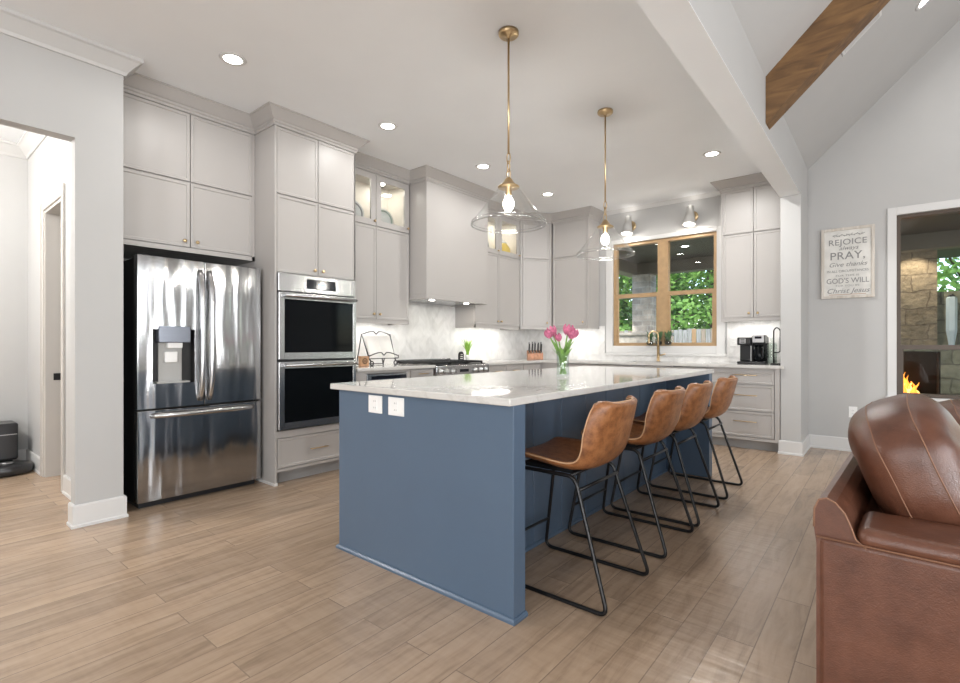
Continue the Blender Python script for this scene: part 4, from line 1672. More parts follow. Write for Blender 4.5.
def pendant(x, y, label):
    o = thing('pendant_lamp', label, 'pendant lamp', (x, y, CEIL), 0, 'pendant lamps over the island')
    m_ = MB()
    m_.lathe([(0, 0), (0.062, 0), (0.062, -0.018), (0.054, -0.026), (0.016, -0.028), (0.012, -0.04), (0, -0.04)], (0, 0, 0), 28)
    part('canopy', m_, 'brass', o, True)
    zc = -0.745
    m_ = MB()
    m_.tube([(0, 0, -0.036), (0, 0, zc)], 0.0065, 8)
    part('rod', m_, 'brass', o, True)
    m_ = MB()
    z = zc
    for k in range(3):
        h = 0.05
        ring = []
        for a in range(16):
            q = 2 * PI * a / 16
            px, pz = 0.0125 * math.cos(q), (h / 2 + 0.008) * math.sin(q)
            ring.append((px, 0, z - h / 2 + pz) if k % 2 == 0 else (0, px, z - h / 2 + pz))
        m_.tube(ring, 0.0034, 6, True)
        z -= h
    part('chain', m_, 'brass', o, True)
    zt = z
    m_ = MB()
    m_.lathe([(0, 0.006), (0.012, 0.006), (0.022, -0.004), (0.03, -0.02), (0.046, -0.038), (0.066, -0.05), (0.066, -0.056), (0.02, -0.056), (0.02, -0.10), (0, -0.10)], (0, 0, zt), 28)
    part('socket_cap', m_, 'brass', o, True)
    zs = zt - 0.05
    m_ = MB()
    out_ = [(0.052, 0.0), (0.062, -0.008), (0.150, -0.125), (0.218, -0.208), (0.228, -0.216), (0.230, -0.232)]
    m_.lathe(out_, (0, 0, zs), 56, cap=False)
    sh = part('glass_shade', m_, 'pendantglass', o, True)
    m_ = MB()
    ring = [(0.2285 * math.cos(2 * PI * a / 64), 0.2285 * math.sin(2 * PI * a / 64), zs - 0.232) for a in range(64)]
    m_.tube(ring, 0.0042, 8, True)
    ring = [(0.2265 * math.cos(2 * PI * a / 64), 0.2265 * math.sin(2 * PI * a / 64), zs - 0.215) for a in range(64)]
    m_.tube(ring, 0.002, 6, True)
    part('shade_rim', m_, mat_rim, sh, True)
    m_ = MB()
    m_.blob((0, 0, zs - 0.105), (0.034, 0.034, 0.045), 2.0, 18, 12)
    part('bulb', m_, 'bulb', o, True)
    d = bpy.data.lights.new('pendant_glow', 'POINT')
    d.energy = 9
    d.color = (1, 0.95, 0.88)
    d.shadow_soft_size = 0.05
    lo = bpy.data.objects.new('pendant_glow', d)
    COL.objects.link(lo)
    lo.location = (x, y, CEIL + zs - 0.19)
    return o


mat_rim = mat_glass('glass_edge', (0.90, 0.92, 0.92), 0.35)
pendant(-1.79, 2.45, 'glass cone pendant lamp on brass rod above the near half of the island')
pendant(-1.785, 3.78, 'glass cone pendant lamp on brass rod above the far half of the island')

# ------------------------------------------------------------------ recessed ceiling lights


def can_light(x, y, z, label, power=6.5, tilt=0.0, size=0.13):
    o = thing('recessed_light', label, 'ceiling light', (x, y, z), 0, 'recessed ceiling lights')
    R = Matrix.Rotation(-tilt, 4, 'Y')
    m_ = MB(R)
    m_.lathe([(0.058, -0.001), (0.058, -0.006), (0.078, -0.006), (0.084, -0.001)], (0, 0, 0), 28)
    part('trim_ring', m_, 'trim', o, True)
    m_ = MB(R)
    m_.lathe([(0.0, -0.004), (0.058, -0.004), (0.058, -0.001), (0, -0.001)], (0, 0, 0), 28)
    part('lens', m_, 'lens', o, True)
    d = bpy.data.lights.new('can_glow', 'AREA')
    d.shape = 'DISK'
    d.size = size
    d.energy = power
    d.color = (1, 0.985, 0.955)
    d.spread = math.radians(168)
    lo = bpy.data.objects.new('can_glow', d)
    COL.objects.link(lo)
    q = Vector((x, y, z)) + R @ Vector((0, 0, -0.012))
    lo.location = q
    lo.rotation_euler = (0, -tilt, 0)
    return o


for x, y, lb in ((-3.38, 1.51, 'recessed ceiling light in front of the refrigerator cabinets'),
                 (-3.37, 2.83, 'recessed ceiling light in front of the tall oven cabinet'),
                 (-3.345, 4.12, 'recessed ceiling light in front of the range hood'),
                 (-3.33, 5.40, 'recessed ceiling light near the kitchen corner cabinets'),
                 (-1.36, 5.30, 'recessed ceiling light before the coffee cabinet, near the header')):
    can_light(x, y, CEIL, lb, 26 if x > -2 else 6.5)
vz = lambda x: VZ0 + VS * (x - VX0)
can_light(0.237, 5.537, vz(0.237), 'recessed light in the sloped living room ceiling', 10, math.atan(VS))
can_light(0.237, 2.6, vz(0.237), 'recessed light in the sloped ceiling above the sofa', 10, math.atan(VS))
t = thing('flush_ceiling_light', 'white dome light on the hall ceiling', 'ceiling light', (-5.25, -0.75, CEIL))  # unseen fixture and lamp, added to brighten the hall
mb = MB()
mb.lathe([(0, 0), (0.17, 0), (0.17, -0.02), (0, -0.02)], (0, 0, -0.001), 32)
part('base', mb, 'brass', t, True)
mb = MB()
mb.lathe([(0.16, -0.021), (0.155, -0.06), (0.11, -0.095), (0, -0.11)], (0, 0, 0), 32)
part('dome', mb, 'lens', t, True)
d = bpy.data.lights.new('hall_glow', 'POINT')
d.energy = 190
d.color = (1, 0.97, 0.93)
d.shadow_soft_size = 0.15
lo = bpy.data.objects.new('hall_glow', d)
COL.objects.link(lo)
lo.location = (-5.25, -0.75, CEIL - 0.32)
can_light(-5.6, 1.8, CEIL, 'recessed ceiling light in the room behind the hall door', 10)

# ------------------------------------------------------------------ under-cabinet strips
for nm, T, u0, u1, v, w, lb in (('a', FK, 2.86, 3.75, 0.20, 1.405, 'white light strip under the cabinet left of the range hood'),
                            ('b', FK, 4.95, 5.90, 0.20, 1.405, 'white light strip under the cabinet right of the range hood'),
                            ('c', FW, -3.80, -3.27, 0.20, 1.408, 'white light strip under the cabinet left of the window'),
                            ('d', FW, -1.49, -0.90, 0.20, 1.453, 'white light strip under the coffee cabinet')):
    q = T @ Vector(((u0 + u1) / 2, v, w))
    o = thing('under_cabinet_light', lb, 'light strip', tuple(q), 0, 'under-cabinet light strips')
    mb = MB(T)
    mb.box((u0, v - 0.018, w - 0.006), (u1, v + 0.018, w))
    part('housing', mb, 'white', o)
    mb = MB(T)
    mb.box((u0 + 0.01, v - 0.012, w - 0.010), (u1 - 0.01, v + 0.012, w - 0.0055))
    part('diffuser', mb, 'led', o)
    q = T @ Vector(((u0 + u1) / 2, v, w - 0.016))
    if T is FK:
        area('strip_glow', q, (0, 0, 0), 0.03, u1 - u0 - 0.04, 3.4 * (u1 - u0), (1, 0.97, 0.93))
    else:
        area('strip_glow', q, (0, 0, 0), u1 - u0 - 0.04, 0.03, 3.4 * (u1 - u0), (1, 0.97, 0.93))

# ------------------------------------------------------------------ sconces over the window


def sconce(x, label):
    o = thing('wall_sconce', label, 'wall lamp', (x, YW, 2.80), 0, 'sconces over the kitchen window')
    m_ = MB()
    m_.lathe([(0, 0), (0.07, 0), (0.07, -0.010), (0.06, -0.016), (0, -0.018)], (0, 0, 0.0), 28, 'y')
    part('backplate', m_, 'brass', o, True)
    m_ = MB()
    m_.tube(rounded([(0, -0.014, 0), (0, -0.07, 0), (-0.0, -0.105, 0.005)], 0.03), 0.008, 8)
    m_.lathe([(0, 0.012), (0.018, 0.012), (0.018, -0.03), (0, -0.03)], (0, -0.11, 0.0), 16)
    part('arm', m_, 'brass', o, True)
    R = Matrix.Translation((0, -0.12, 0)) @ Matrix.Rotation(math.radians(-13), 4, 'X')
    m_ = MB(R)
    m_.lathe([(0.030, 0.118), (0.030, 0.12), (0.034, 0.12), (0.076, -0.132), (0.073, -0.132), (0.031, 0.116)], (0, 0, 0), 28, cap=False)
    m_.lathe([(0.0, 0.02), (0.044, 0.02), (0.044, 0.024), (0, 0.024)], (0, 0, 0), 20)
    part('shade', m_, 'greyshade', o, True)
    m_ = MB(R)
    m_.blob((0, 0, -0.03), (0.022, 0.022, 0.03), 2, 14, 10)
    part('bulb', m_, 'bulb', o, True)
    for dz, e in ((-0.155, 3.4), (0.14, 0.3)):
        d = bpy.data.lights.new('sconce_glow', 'POINT')
        d.energy = e
        d.color = (1, 0.94, 0.86)
        d.shadow_soft_size = 0.03
        lo = bpy.data.objects.new('sconce_glow', d)
        COL.objects.link(lo)
        lo.location = (x, YW - 0.125 - (0.06 if dz < 0 else -0.012), 2.80 + dz)


sconce(-2.765, 'grey tapered wall sconce on brass disc over the left sash of the window')
sconce(-1.945, 'grey tapered wall sconce on brass disc nearer the coffee cabinet')

# ------------------------------------------------------------------ wooden ceiling beam and vent
t = thing('ceiling_beam', 'stained wooden beam rising along the sloped living room ceiling', 'beam', (-0.70, 4.245, 2.75))
mb = MB()
x0, x1 = -0.698, VXR
zt = lambda x: VZ0 + VS * (x - VX0) + 0.01
pts = [(x0, zt(x0) - 0.355), (x1, zt(x1) - 0.355), (x1, zt(x1)), (x0, zt(x0))]
mb.prism(pts, 4.17, 4.32, 'y')
part('timber', mb, 'beamwood', t)

t = thing('ceiling_vent', 'white air vent grille on the sloped ceiling behind the wooden beam', 'vent', (-0.17, 4.93, vz(-0.17)))
RV_ = Matrix.Translation((-0.17, 4.93, vz(-0.17))) @ Matrix.Rotation(-math.atan(VS), 4, 'Y')
mb = MB(RV_)
mb.framed(-0.17, 0.17, -0.09, 0.09, -0.012, -0.001, 0.02) if False else None
for a, b in (((-0.17, -0.09, -0.012), (0.17, -0.07, -0.001)), ((-0.17, 0.07, -0.012), (0.17, 0.09, -0.001)), ((-0.17, -0.07, -0.012), (-0.15, 0.07, -0.001)), ((0.15, -0.07, -0.012), (0.17, 0.07, -0.001))):
    mb.box(a, b)
part('frame', mb, 'trim', t)
mb = MB(RV_)
for k in range(8):
    y = -0.062 + k * 0.0178
    mb.box((-0.15, y - 0.003, -0.010), (0.15, y + 0.003, -0.002))
part('louvres', mb, 'trim', t)
mb = MB(RV_)
mb.box((-0.15, -0.07, -0.002), (0.15, 0.07, -0.001))
part('backing', mb, 'toekick', t)

# ------------------------------------------------------------------ framed verse sign
sx0, sx1, sz0, sz1 = -0.573, -0.108, 1.655, 2.42
t = thing('framed_sign', 'whitewashed framed verse sign on the wall by the big window', 'wall sign', ((sx0 + sx1) / 2, YW, sz0))
mb = MB()
yf = YW - 0.032
mb.box((sx0, yf, sz0), (sx0 + 0.028, YW - 0.001, sz1), 0.002)
mb.box((sx1 - 0.028, yf, sz0), (sx1, YW - 0.001, sz1), 0.002)
mb.box((sx0 + 0.028, yf, sz0), (sx1 - 0.028, YW - 0.001, sz0 + 0.028), 0.002)
mb.box((sx0 + 0.028, yf, sz1 - 0.028), (sx1 - 0.028, YW - 0.001, sz1), 0.002)
part('frame', mb, 'signwood', t)
mb = MB()
mb.box((sx0 + 0.02, YW - 0.018, sz0 + 0.02), (sx1 - 0.02, YW - 0.002, sz1 - 0.02))
pb = part('board', mb, plain('whitewashed_board', (0.66, 0.65, 0.62), 0.7, var=0.10, vscale=12), t)
yt = YW - 0.0195


def letter(body, x, z, size, shear=0.0, spacing=1.0, width=None, bold=0.0):
    cu = bpy.data.curves.new('lettering', 'FONT')
    cu.body = body
    cu.size = size
    cu.shear = shear
    cu.space_character = spacing
    cu.align_x = 'CENTER'
    cu.extrude = 0.0006
    cu.offset = bold
    cu.materials.append(M['ink'])
    o = bpy.data.objects.new('lettering', cu)
    COL.objects.link(o)
    o.parent = t
    o.rotation_euler = (PI / 2, 0, 0)
    o.location = (x - (sx0 + sx1) / 2, yt - YW, z - sz0)
    bpy.context.view_layer.update()
    me = bpy.data.meshes.new_from_object(o.evaluated_get(bpy.context.evaluated_depsgraph_get()))
    bpy.data.objects.remove(o, do_unlink=True)
    xs = [v.co.x for v in me.vertices]
    k = width / (max(xs) - min(xs)) if width else 1.0
    W_ = Matrix.Translation((x - (sx0 + sx1) / 2, yt - YW, z - sz0)) @ Matrix.Rotation(PI / 2, 4, 'X') @ Matrix.Diagonal((k, 1, 1, 1))
    me.transform(W_)
    me.materials.clear()
    me.materials.append(M['ink'])
    o = bpy.data.objects.new('lettering', me)
    COL.objects.link(o)
    o.parent = t
    return o


sc_ = (sx0 + sx1) / 2
letter('REJOICE', sc_, 2.235, 0.088, 0, 1.05, 0.33, 0.0006)
letter('always', sc_ + 0.01, 2.178, 0.062, 0.35, 1.0, 0.17)
letter('PRAY,', sc_, 2.078, 0.115, 0, 1.05, 0.30, 0.0006)
letter('Give thanks', sc_, 2.000, 0.066, 0.35, 1.0, 0.33)
letter('IN ALL CIRCUMSTANCES', sc_, 1.938, 0.036, 0, 1.0, 0.36)
letter('FOR THIS IS', sc_, 1.892, 0.026, 0, 1.1, 0.20)
letter("GOD'S WILL", sc_, 1.818, 0.078, 0, 1.0, 0.37, 0.0004)
letter('FOR YOU IN', sc_, 1.782, 0.026, 0, 1.1, 0.20)
letter('Christ Jesus', sc_, 1.712, 0.074, 0.35, 1.0, 0.37)
mb = MB()
mb.tube([(sc_ - 0.13 + 0.02 * k, yt, 2.338 + 0.008 * math.sin(k * 1.9)) for k in range(15)], 0.0028, 5)
for k in range(12):
    xx = sc_ - 0.12 + 0.022 * k
    mb.tube([(xx, yt, 2.338), (xx + 0.010, yt, 2.352 if k % 2 else 2.325)], 0.0026, 5)
part('ornament', mb, 'ink', t)
mb = MB()
mb.box((sc_ - 0.16, yt - 0.0006, 1.693), (sc_ + 0.16, yt + 0.0006, 1.698))
part('underline', mb, 'terracotta', t)

# ------------------------------------------------------------------ sofa
SO = (-0.168, 1.80, 0)
t = thing('leather_sofa', 'brown leather sofa with loose back cushions, its arm toward the camera', 'sofa', SO, math.radians(-2.5))


def soft(mb_, name, mat, parent, lvl=2, label=None):
    o = part(name, mb_, mat, parent, True, label)
    for p in o.data.polygons:
        p.use_smooth = True
    md = o.modifiers.new('soft', 'SUBSURF')
    md.levels = md.render_levels = lvl
    return o


mb = MB()
mb.box((0.004, 0.03, 0.09), (0.95, 2.17, 0.40), 0.02, 2)
part('base', mb, 'sofa', t, True)
# near arm: a flat padded slab with a seam below its top
mb = MB()
mb.box((0.0, 0.0, 0.05), (0.98, 0.235, 0.578), 0.02, 3)
ar = part('arm', mb, 'sofa', t, True)
mb = MB()
mb.box((0.095, -0.003, 0.560), (0.99, 0.24, 0.622), 0.030, 5)
part('arm_pad', mb, 'sofa', ar, True)
mb = MB()
mb.tube([(0.0, -0.003, 0.574), (0.97, -0.003, 0.574)], 0.0028, 6)
part('stitching', mb, 'stitch', ar, True)
mb = MB()
mb.box((0.0, 1.98, 0.05), (0.98, 2.20, 0.60), 0.03, 3)
part('arm', mb, 'sofa', t, True)
# back rail with a rolled top
prof = [(0.0, 0.09), (0.0, 0.55), (-0.006, 0.60), (-0.005, 0.655), (0.006, 0.684), (0.025, 0.692), (0.048, 0.682), (0.07, 0.655), (0.086, 0.615), (0.096, 0.585), (0.12, 0.565), (0.16, 0.55), (0.16, 0.09)]
mb = MB()
mb.prism(prof, 0.004, 2.2, 'y')
bk = part('back', mb, 'sofa', t, True)
mb = MB()
mb.tube([(x, 0.003, z) for x, z in prof[2:11]], 0.0026, 6)
part('stitching', mb, 'stitch', bk, True)


def cushion_fn(amp, seed):
    rnd = random.Random(seed)
    ph = [rnd.uniform(0, 6) for _ in range(8)]

    def fn(q):
        x, y, z = q
        w = amp * (math.sin(9 * y + 5 * z + ph[0]) + 0.7 * math.sin(17 * z - 8 * y + ph[1]) + 0.5 * math.sin(24 * y + 14 * z + ph[2]) + 0.5 * math.sin(31 * (z + y) + ph[3]))
        k = 1 + w
        return Vector((x * k, y * (1 + 0.3 * w), z * (1 + 0.35 * w)))
    return fn


for k, (cy, cu, cz, ru, rv, rz) in enumerate(((0.60, 0.222, 0.735, 0.155, 0.40, 0.228), (1.47, 0.36, 0.66, 0.19, 0.42, 0.215))):
    R = Matrix.Rotation(math.radians(-22), 4, 'Y')
    mb = MB()
    mb.blob((cu, cy, cz), (ru, rv, rz), 3.0, 64, 40, R, cushion_fn(0.028, k + 3))
    cu_o = part('back_cushion', mb, 'sofa', t, True)
    # welt seams around the boxed cushion
    for off in (-0.052, 0.062):
        ring = []
        for a in range(72):
            th = 2 * PI * a / 72
            e = 2 / 3.0
            sp = lambda v_, e_: math.copysign(abs(v_) ** e_, v_)
            s = (1 - abs(off / ru) ** 3.0) ** (1 / 3.0)
            q = Vector((off, rv * s * sp(math.cos(th), e), rz * s * sp(math.sin(th), e)))
            q = cushion_fn(0.028, k + 3)(q)
            ring.append(R @ q + Vector((cu, cy, cz)))
        mb = MB()
        mb.tube(ring, 0.0021, 6, True)
        part('seam', mb, 'stitch', cu_o, True)
for k in range(2):
    mb = MB()
    mb.box((0.17, 0.245 + 0.87 * k, 0.40), (1.0, 1.105 + 0.87 * k, 0.545), 0.05, 4)
    part('seat_cushion', mb, 'sofa', t, True)
for x in (0.05, 0.90):
    for y in (0.08, 2.1):
        mb = MB()
        mb.lathe([(0, 0), (0.022, 0), (0.028, 0.10), (0, 0.10)], (x, y, 0), 12)
        part('foot', mb, 'black', t, True)

# ------------------------------------------------------------------ things on the worktops
# vase of tulips
VX, VY, VZ = -1.715, 2.975, 0.9302
t = thing('glass_vase', 'clear glass vase of pink tulips on the island', 'vase', (VX, VY, VZ))
mb = MB()
o_ = [(0.0, 0.0), (0.042, 0.0), (0.045, 0.01), (0.041, 0.07), (0.042, 0.13), (0.047, 0.18)]
i_ = [(0.044, 0.18), (0.039, 0.13), (0.038, 0.07), (0.041, 0.016), (0.0, 0.014)]
mb.lathe(o_ + i_, (0, 0, 0), 28, cap=False)
part('vase_glass', mb, 'vaseglass', t, True)
heads = [(-0.088, -0.02, 0.268, 0.030), (-0.058, 0.03, 0.282, 0.035), (-0.034, -0.045, 0.246, 0.026), (0.030, 0.0, 0.286, 0.037), (0.070, 0.03, 0.268, 0.033), (0.046, -0.04, 0.262, 0.029)]
for k, (dx, dy, dz, r) in enumerate(heads):
    # dx is spread across the view (toward the right wall), dy along it
    ax = Vector((math.cos(0.6885), math.sin(0.6885), 0))
    ay = Vector((-math.sin(0.6885), math.cos(0.6885), 0))
    hd = ax * dx + ay * dy
    o = thing('tulip', 'pink tulip standing in the clear glass vase', 'flower', (VX, VY, VZ + 0.016), 0, 'pink tulips in the vase')
    base = -hd * 0.28
    top = Vector((hd.x, hd.y, dz - 0.016))
    mid = Vector((hd.x * 0.30, hd.y * 0.30, (dz - 0.016) * 0.55))
    pts = []
    for i in range(11):
        s = i / 10
        pts.append(Vector((base.x, base.y, 0.004)) * (1 - s) ** 2 + mid * 2 * s * (1 - s) + top * s * s)
    mb = MB()
    mb.tube(pts, 0.0052, 7)
    part('stem', mb, 'stem', o, True)
    d_ = (pts[-1] - pts[-2]).normalized()
    Rm = d_.to_track_quat('Z', 'Y').to_matrix().to_4x4()
    mb = MB(Matrix.Translation(top) @ Rm)
    for j in range(6):
        a0 = j * PI / 3 + 0.3 * k
        rr = r * (1.0 if j % 2 else 0.86)

        def pet(u, v_, a0=a0, rr=rr, r=r):
            w_ang = (u - 0.5) * 1.35 * math.sin(PI * min(0.93, v_ * 0.86 + 0.10))
            rad = rr * (math.sin(PI * (0.08 + 0.66 * v_)) ** 0.8)
            return Vector((rad * math.cos(a0 + w_ang), rad * math.sin(a0 + w_ang), -0.004 + 2.1 * r * v_))
        mb.grid(pet, 6, 8)
    part('blossom', mb, 'tulip', o, True, recalc=False)
    for li in (0, 1):
      mb = MB()
      la = math.atan2(hd.y, hd.x) + 1.9 * li + (0.9 if k % 2 else -0.8)
      ld_ = Vector((math.cos(la), math.sin(la), 0))
      side = Vector((-ld_.y, ld_.x, 0))

      def lf(u, v_, ld_=ld_, side=side, k=k, li=li):
          h = 0.03 + (0.205 - 0.05 * li) * v_
          outw = 0.008 + 0.075 * v_ ** 2.2
          w2 = 0.021 * math.sin(PI * (0.12 + 0.88 * v_)) + 0.001
          return ld_ * (outw - 0.4 * w2 * (2 * abs(u - 0.5))) + side * (2 * u - 1) * w2 + Vector((0, 0, h))
      mb.grid(lf, 4, 10)
      part('leaf', mb, 'stem', o, True, recalc=False)

# cookbook on an iron stand
t = thing('cookbook_stand', 'black iron scroll stand on the counter beside the wall ovens', 'book stand', (-4.22, 3.42, 0.9302), 0)
TS = Matrix.Identity(4)


def cp_(y, z, x):
    return (x, y, z)


mb = MB()
W2 = 0.20
# sloping back frame, leaning to the wall
bl, bu = 0.055, -0.045      # x offsets at the foot and the top
zl, zu = 0.075, 0.335
for s in (-1, 1):
    mb.tube([(bl, s * W2 * 0.86, zl), (bu, s * W2 * 0.96, zu)], 0.0065, 6)
    mb.tube([(bu, s * W2 * 0.96, zu), (-0.145, s * W2 * 0.9, 0.012)], 0.0065, 6)
    ring = [(bl + 0.03, s * (W2 * 0.80 + 0.022 * math.cos(a)), 0.026 + 0.022 * math.sin(a)) for a in [x_ * 0.5 for x_ in range(0, 13)]]
    mb.tube([(bl, s * W2 * 0.86, zl)] + [(bl + 0.025, s * W2 * 0.84, 0.05)] + ring, 0.0065, 6)
mb.tube([(bl, -W2 * 0.86, zl), (bl, W2 * 0.86, zl)], 0.0065, 6)
mb.tube([(-0.145, -W2 * 0.9, 0.012), (-0.145, W2 * 0.9, 0.012)], 0.0065, 6)
mb.tube([(bl, 0, zl), (bl + 0.02, 0, 0.006)], 0.0065, 6)
part('stand_frame', mb, 'black', t, True)


def scroll(x, z, amp):
    pts = []
    for i in range(25):
        u = -1 + i / 12
        pts.append((x, u * W2, z + amp * (1 - abs(u)) ** 0.8 * 1.1 - amp * 1.2 * max(0, 1 - abs(u) * 6) + 0.4 * amp * math.sin(abs(u) * PI * 1.4)))
    return pts


mb = MB()
mb.tube(scroll(bu, zu, 0.022), 0.006, 6)
mb.tube(scroll(bl + 0.03, zl + 0.035, 0.022), 0.006, 6)
for s in (-1, 1):
    mb.tube([(bl + 0.03, s * W2, zl + 0.035), (bl + 0.03, s * W2, zl), (bl, s * W2 * 0.86, zl)], 0.006, 6)
part('scrollwork', mb, 'black', t, True)
bo = thing('open_cookbook', 'open white-paged cookbook leaning on the black iron stand', 'book', (-4.22, 3.42, 0.9302 + 0.082))
sl = (bu - bl) / (zu - zl)
for s in (-1, 1):
    mb = MB()

    def pg(u, v_, s=s):
        z = 0.0 + 0.235 * v_
        x = bl + 0.014 + sl * z + 0.022 * math.sin(PI * min(1, u * 1.15)) * (1 - 0.4 * u)
        return Vector((x, s * 0.165 * u, z))
    mb.grid(pg, 10, 4)
    vs_n = 0

    def pg2(u, v_, s=s):
        p = pg(u, v_)
        return p - Vector((0.012, 0, 0))
    mb.grid(pg2, 10, 4)
    part('page', mb, 'paper', bo, True, recalc=False)
mb = MB()
mb.box((bl + 0.002, -0.17, -0.004), (bl + 0.006, 0.17, 0.235))
mb.bm.transform(Matrix.Shear('YZ', 4, (0, 0)) if False else ID)
for vtx in mb.bm.verts:
    vtx.co.x += sl * vtx.co.z - 0.002
part('cover', mb, 'paper', bo, True)

# small wooden block with a ring motif
t = thing('wooden_block', 'small wooden block sign on the counter next to the wall oven', 'ornament', (-4.10, 3.13, 0.9302))
mb = MB()
mb.box((-0.02, -0.052, 0), (0.02, 0.052, 0.105), 0.003)
part('block', mb, 'terracotta', t, True)
mb = MB()
ring = [(0.021, 0.026 * math.cos(a * PI / 12), 0.055 + 0.026 * math.sin(a * PI / 12)) for a in range(24)]
mb.tube(ring, 0.004, 6, True)
ring = [(0.021, 0.010 * math.cos(a * PI / 8), 0.055 + 0.010 * math.sin(a * PI / 8)) for a in range(16)]
mb.tube(ring, 0.003, 6, True)
part('ring_motif', mb, 'log', t, True)

# grass plant and little black arched plaque behind the range
t = thing('potted_grass', 'small bright green grass plant right of the range', 'plant', (-4.38, 5.06, 0.9302))
mb = MB()
mb.lathe([(0, 0), (0.024, 0), (0.030, 0.085), (0.026, 0.085), (0.022, 0.07), (0, 0.07)], (0, 0, 0), 20)
part('pot', mb, 'china', t, True)
mb = MB()
rnd = random.Random(5)
for k in range(60):
    a = rnd.uniform(0, 2 * PI)
    b0 = rnd.uniform(0, 0.016)
    lean = rnd.uniform(0.01, 0.095)
    h = rnd.uniform(0.15, 0.25)
    pts = []
    for i in range(5):
        s = i / 4
        pts.append((math.cos(a) * (b0 + lean * s * s), math.sin(a) * (b0 + lean * s * s), 0.07 + h * s))
    mb.tube(pts, 0.0055, 4, taper=[1, 0.95, 0.8, 0.5, 0.12])
part('grass', mb, 'grasspl', t, True)
t = thing('arched_plaque', 'little black arched plaque in front of the grass plant', 'ornament', (-4.36, 4.905, 0.9302))
mb = MB()
pts = [(-0.045, 0)] + [(0.045 * math.cos(PI - a * PI / 12), 0.085 + 0.045 * math.sin(PI - a * PI / 12)) for a in range(13)] + [(0.045, 0)]
mb.prism(pts, -0.010, 0.010, 'x')
part('plaque', mb, 'black', t, True)
mb = MB()
for k in range(3):
    mb.box((0.0105, -0.026 + 0.004 * k, 0.035 + k * 0.025), (0.0115, 0.026 - 0.004 * k, 0.042 + k * 0.025))
ring = [(0, 0.030 * math.cos(a * PI / 12), 0.135 + 0.016 * math.sin(a * PI / 12)) for a in range(13)]
mb.tube(ring, 0.004, 6)
part('white_lines', mb, 'paper', t, True)

# knife block with knives
KB = (-4.13, 6.33, 0.9302)
kr = math.radians(-48)
t = thing('knife_block', 'reddish wooden knife block on the corner counter', 'knife block', KB, kr + PI / 2)
# local: x across, -y toward the room
mb = MB()
mb.prism([(-0.055, 0.0), (0.07, 0.0), (0.07, 0.135), (-0.055, 0.085)], -0.115, 0.115, 'x')
part('block', mb, 'ash', t, True)
mb = MB()
mb.box((-0.1165, -0.055, 0.0), (0.1165, 0.07, 0.012))
part('foot', mb, 'ash', t, True)
rnd = random.Random(3)
KT = Matrix.Translation(KB) @ Matrix.Rotation(kr + PI / 2, 4, 'Z')
for row in range(2):
    for k in range(5):
        lx = -0.088 + 0.044 * k + rnd.uniform(-0.004, 0.004)
        ly = -0.028 + 0.05 * row
        lz = 0.085 + (ly + 0.055) * 0.4
        q = KT @ Vector((lx, ly, lz))
        o = thing('kitchen_knife', 'black-handled knife standing in the wooden knife block', 'knife', tuple(q), kr + PI / 2, 'knives in the knife block')
        ln = rnd.uniform(0.13, 0.165)
        tilt = Matrix.Rotation(math.radians(14 + rnd.uniform(-3, 3)), 4, 'X')
        mb = MB(tilt)
        mb.box((-0.007, -0.011, 0.012), (0.007, 0.011, ln), 0.004, 2)
        part('handle', mb, 'blackplastic', o, True)
        mb = MB(tilt)
        mb.box((-0.0055, -0.009, 0.0), (0.0055, 0.009, 0.013))
        mb.box((-0.0075, -0.0112, ln - 0.006), (0.0075, 0.0112, ln + 0.002), 0.002)
        part('bolster', mb, 'chrome', o, True)

# faucet
t = thing('kitchen_faucet', 'brass gooseneck faucet at the sink', 'faucet', (-2.345, 6.555, 0.9302))
mb = MB()
mb.lathe([(0, 0), (0.028, 0), (0.028, 0.008), (0.019, 0.012), (0.017, 0.20), (0, 0.20)], (0, 0, 0), 20)
part('base', mb, 'brass', t, True)
mb = MB()
pts = [(0, 0, 0.19), (0, 0, 0.335)] + [(-0.05 + 0.05 * math.cos(a), -0.035 * (1 - math.cos(a)), 0.335 + 0.06 * math.sin(a)) for a in [PI * k / 12 for k in range(1, 13)]] + [(-0.10, -0.07, 0.29)]
mb.tube(pts, 0.0105, 10)
mb.lathe([(0, 0.0), (0.014, 0.0), (0.014, 0.06), (0, 0.06)], (-0.10, -0.07, 0.235), 14)
part('spout', mb, 'brass', t, True)
mb = MB()
mb.tube([(0.015, 0, 0.085), (0.04, 0, 0.085), (0.095, -0.01, 0.10)], 0.008, 8)
part('lever', mb, 'brass', t, True)

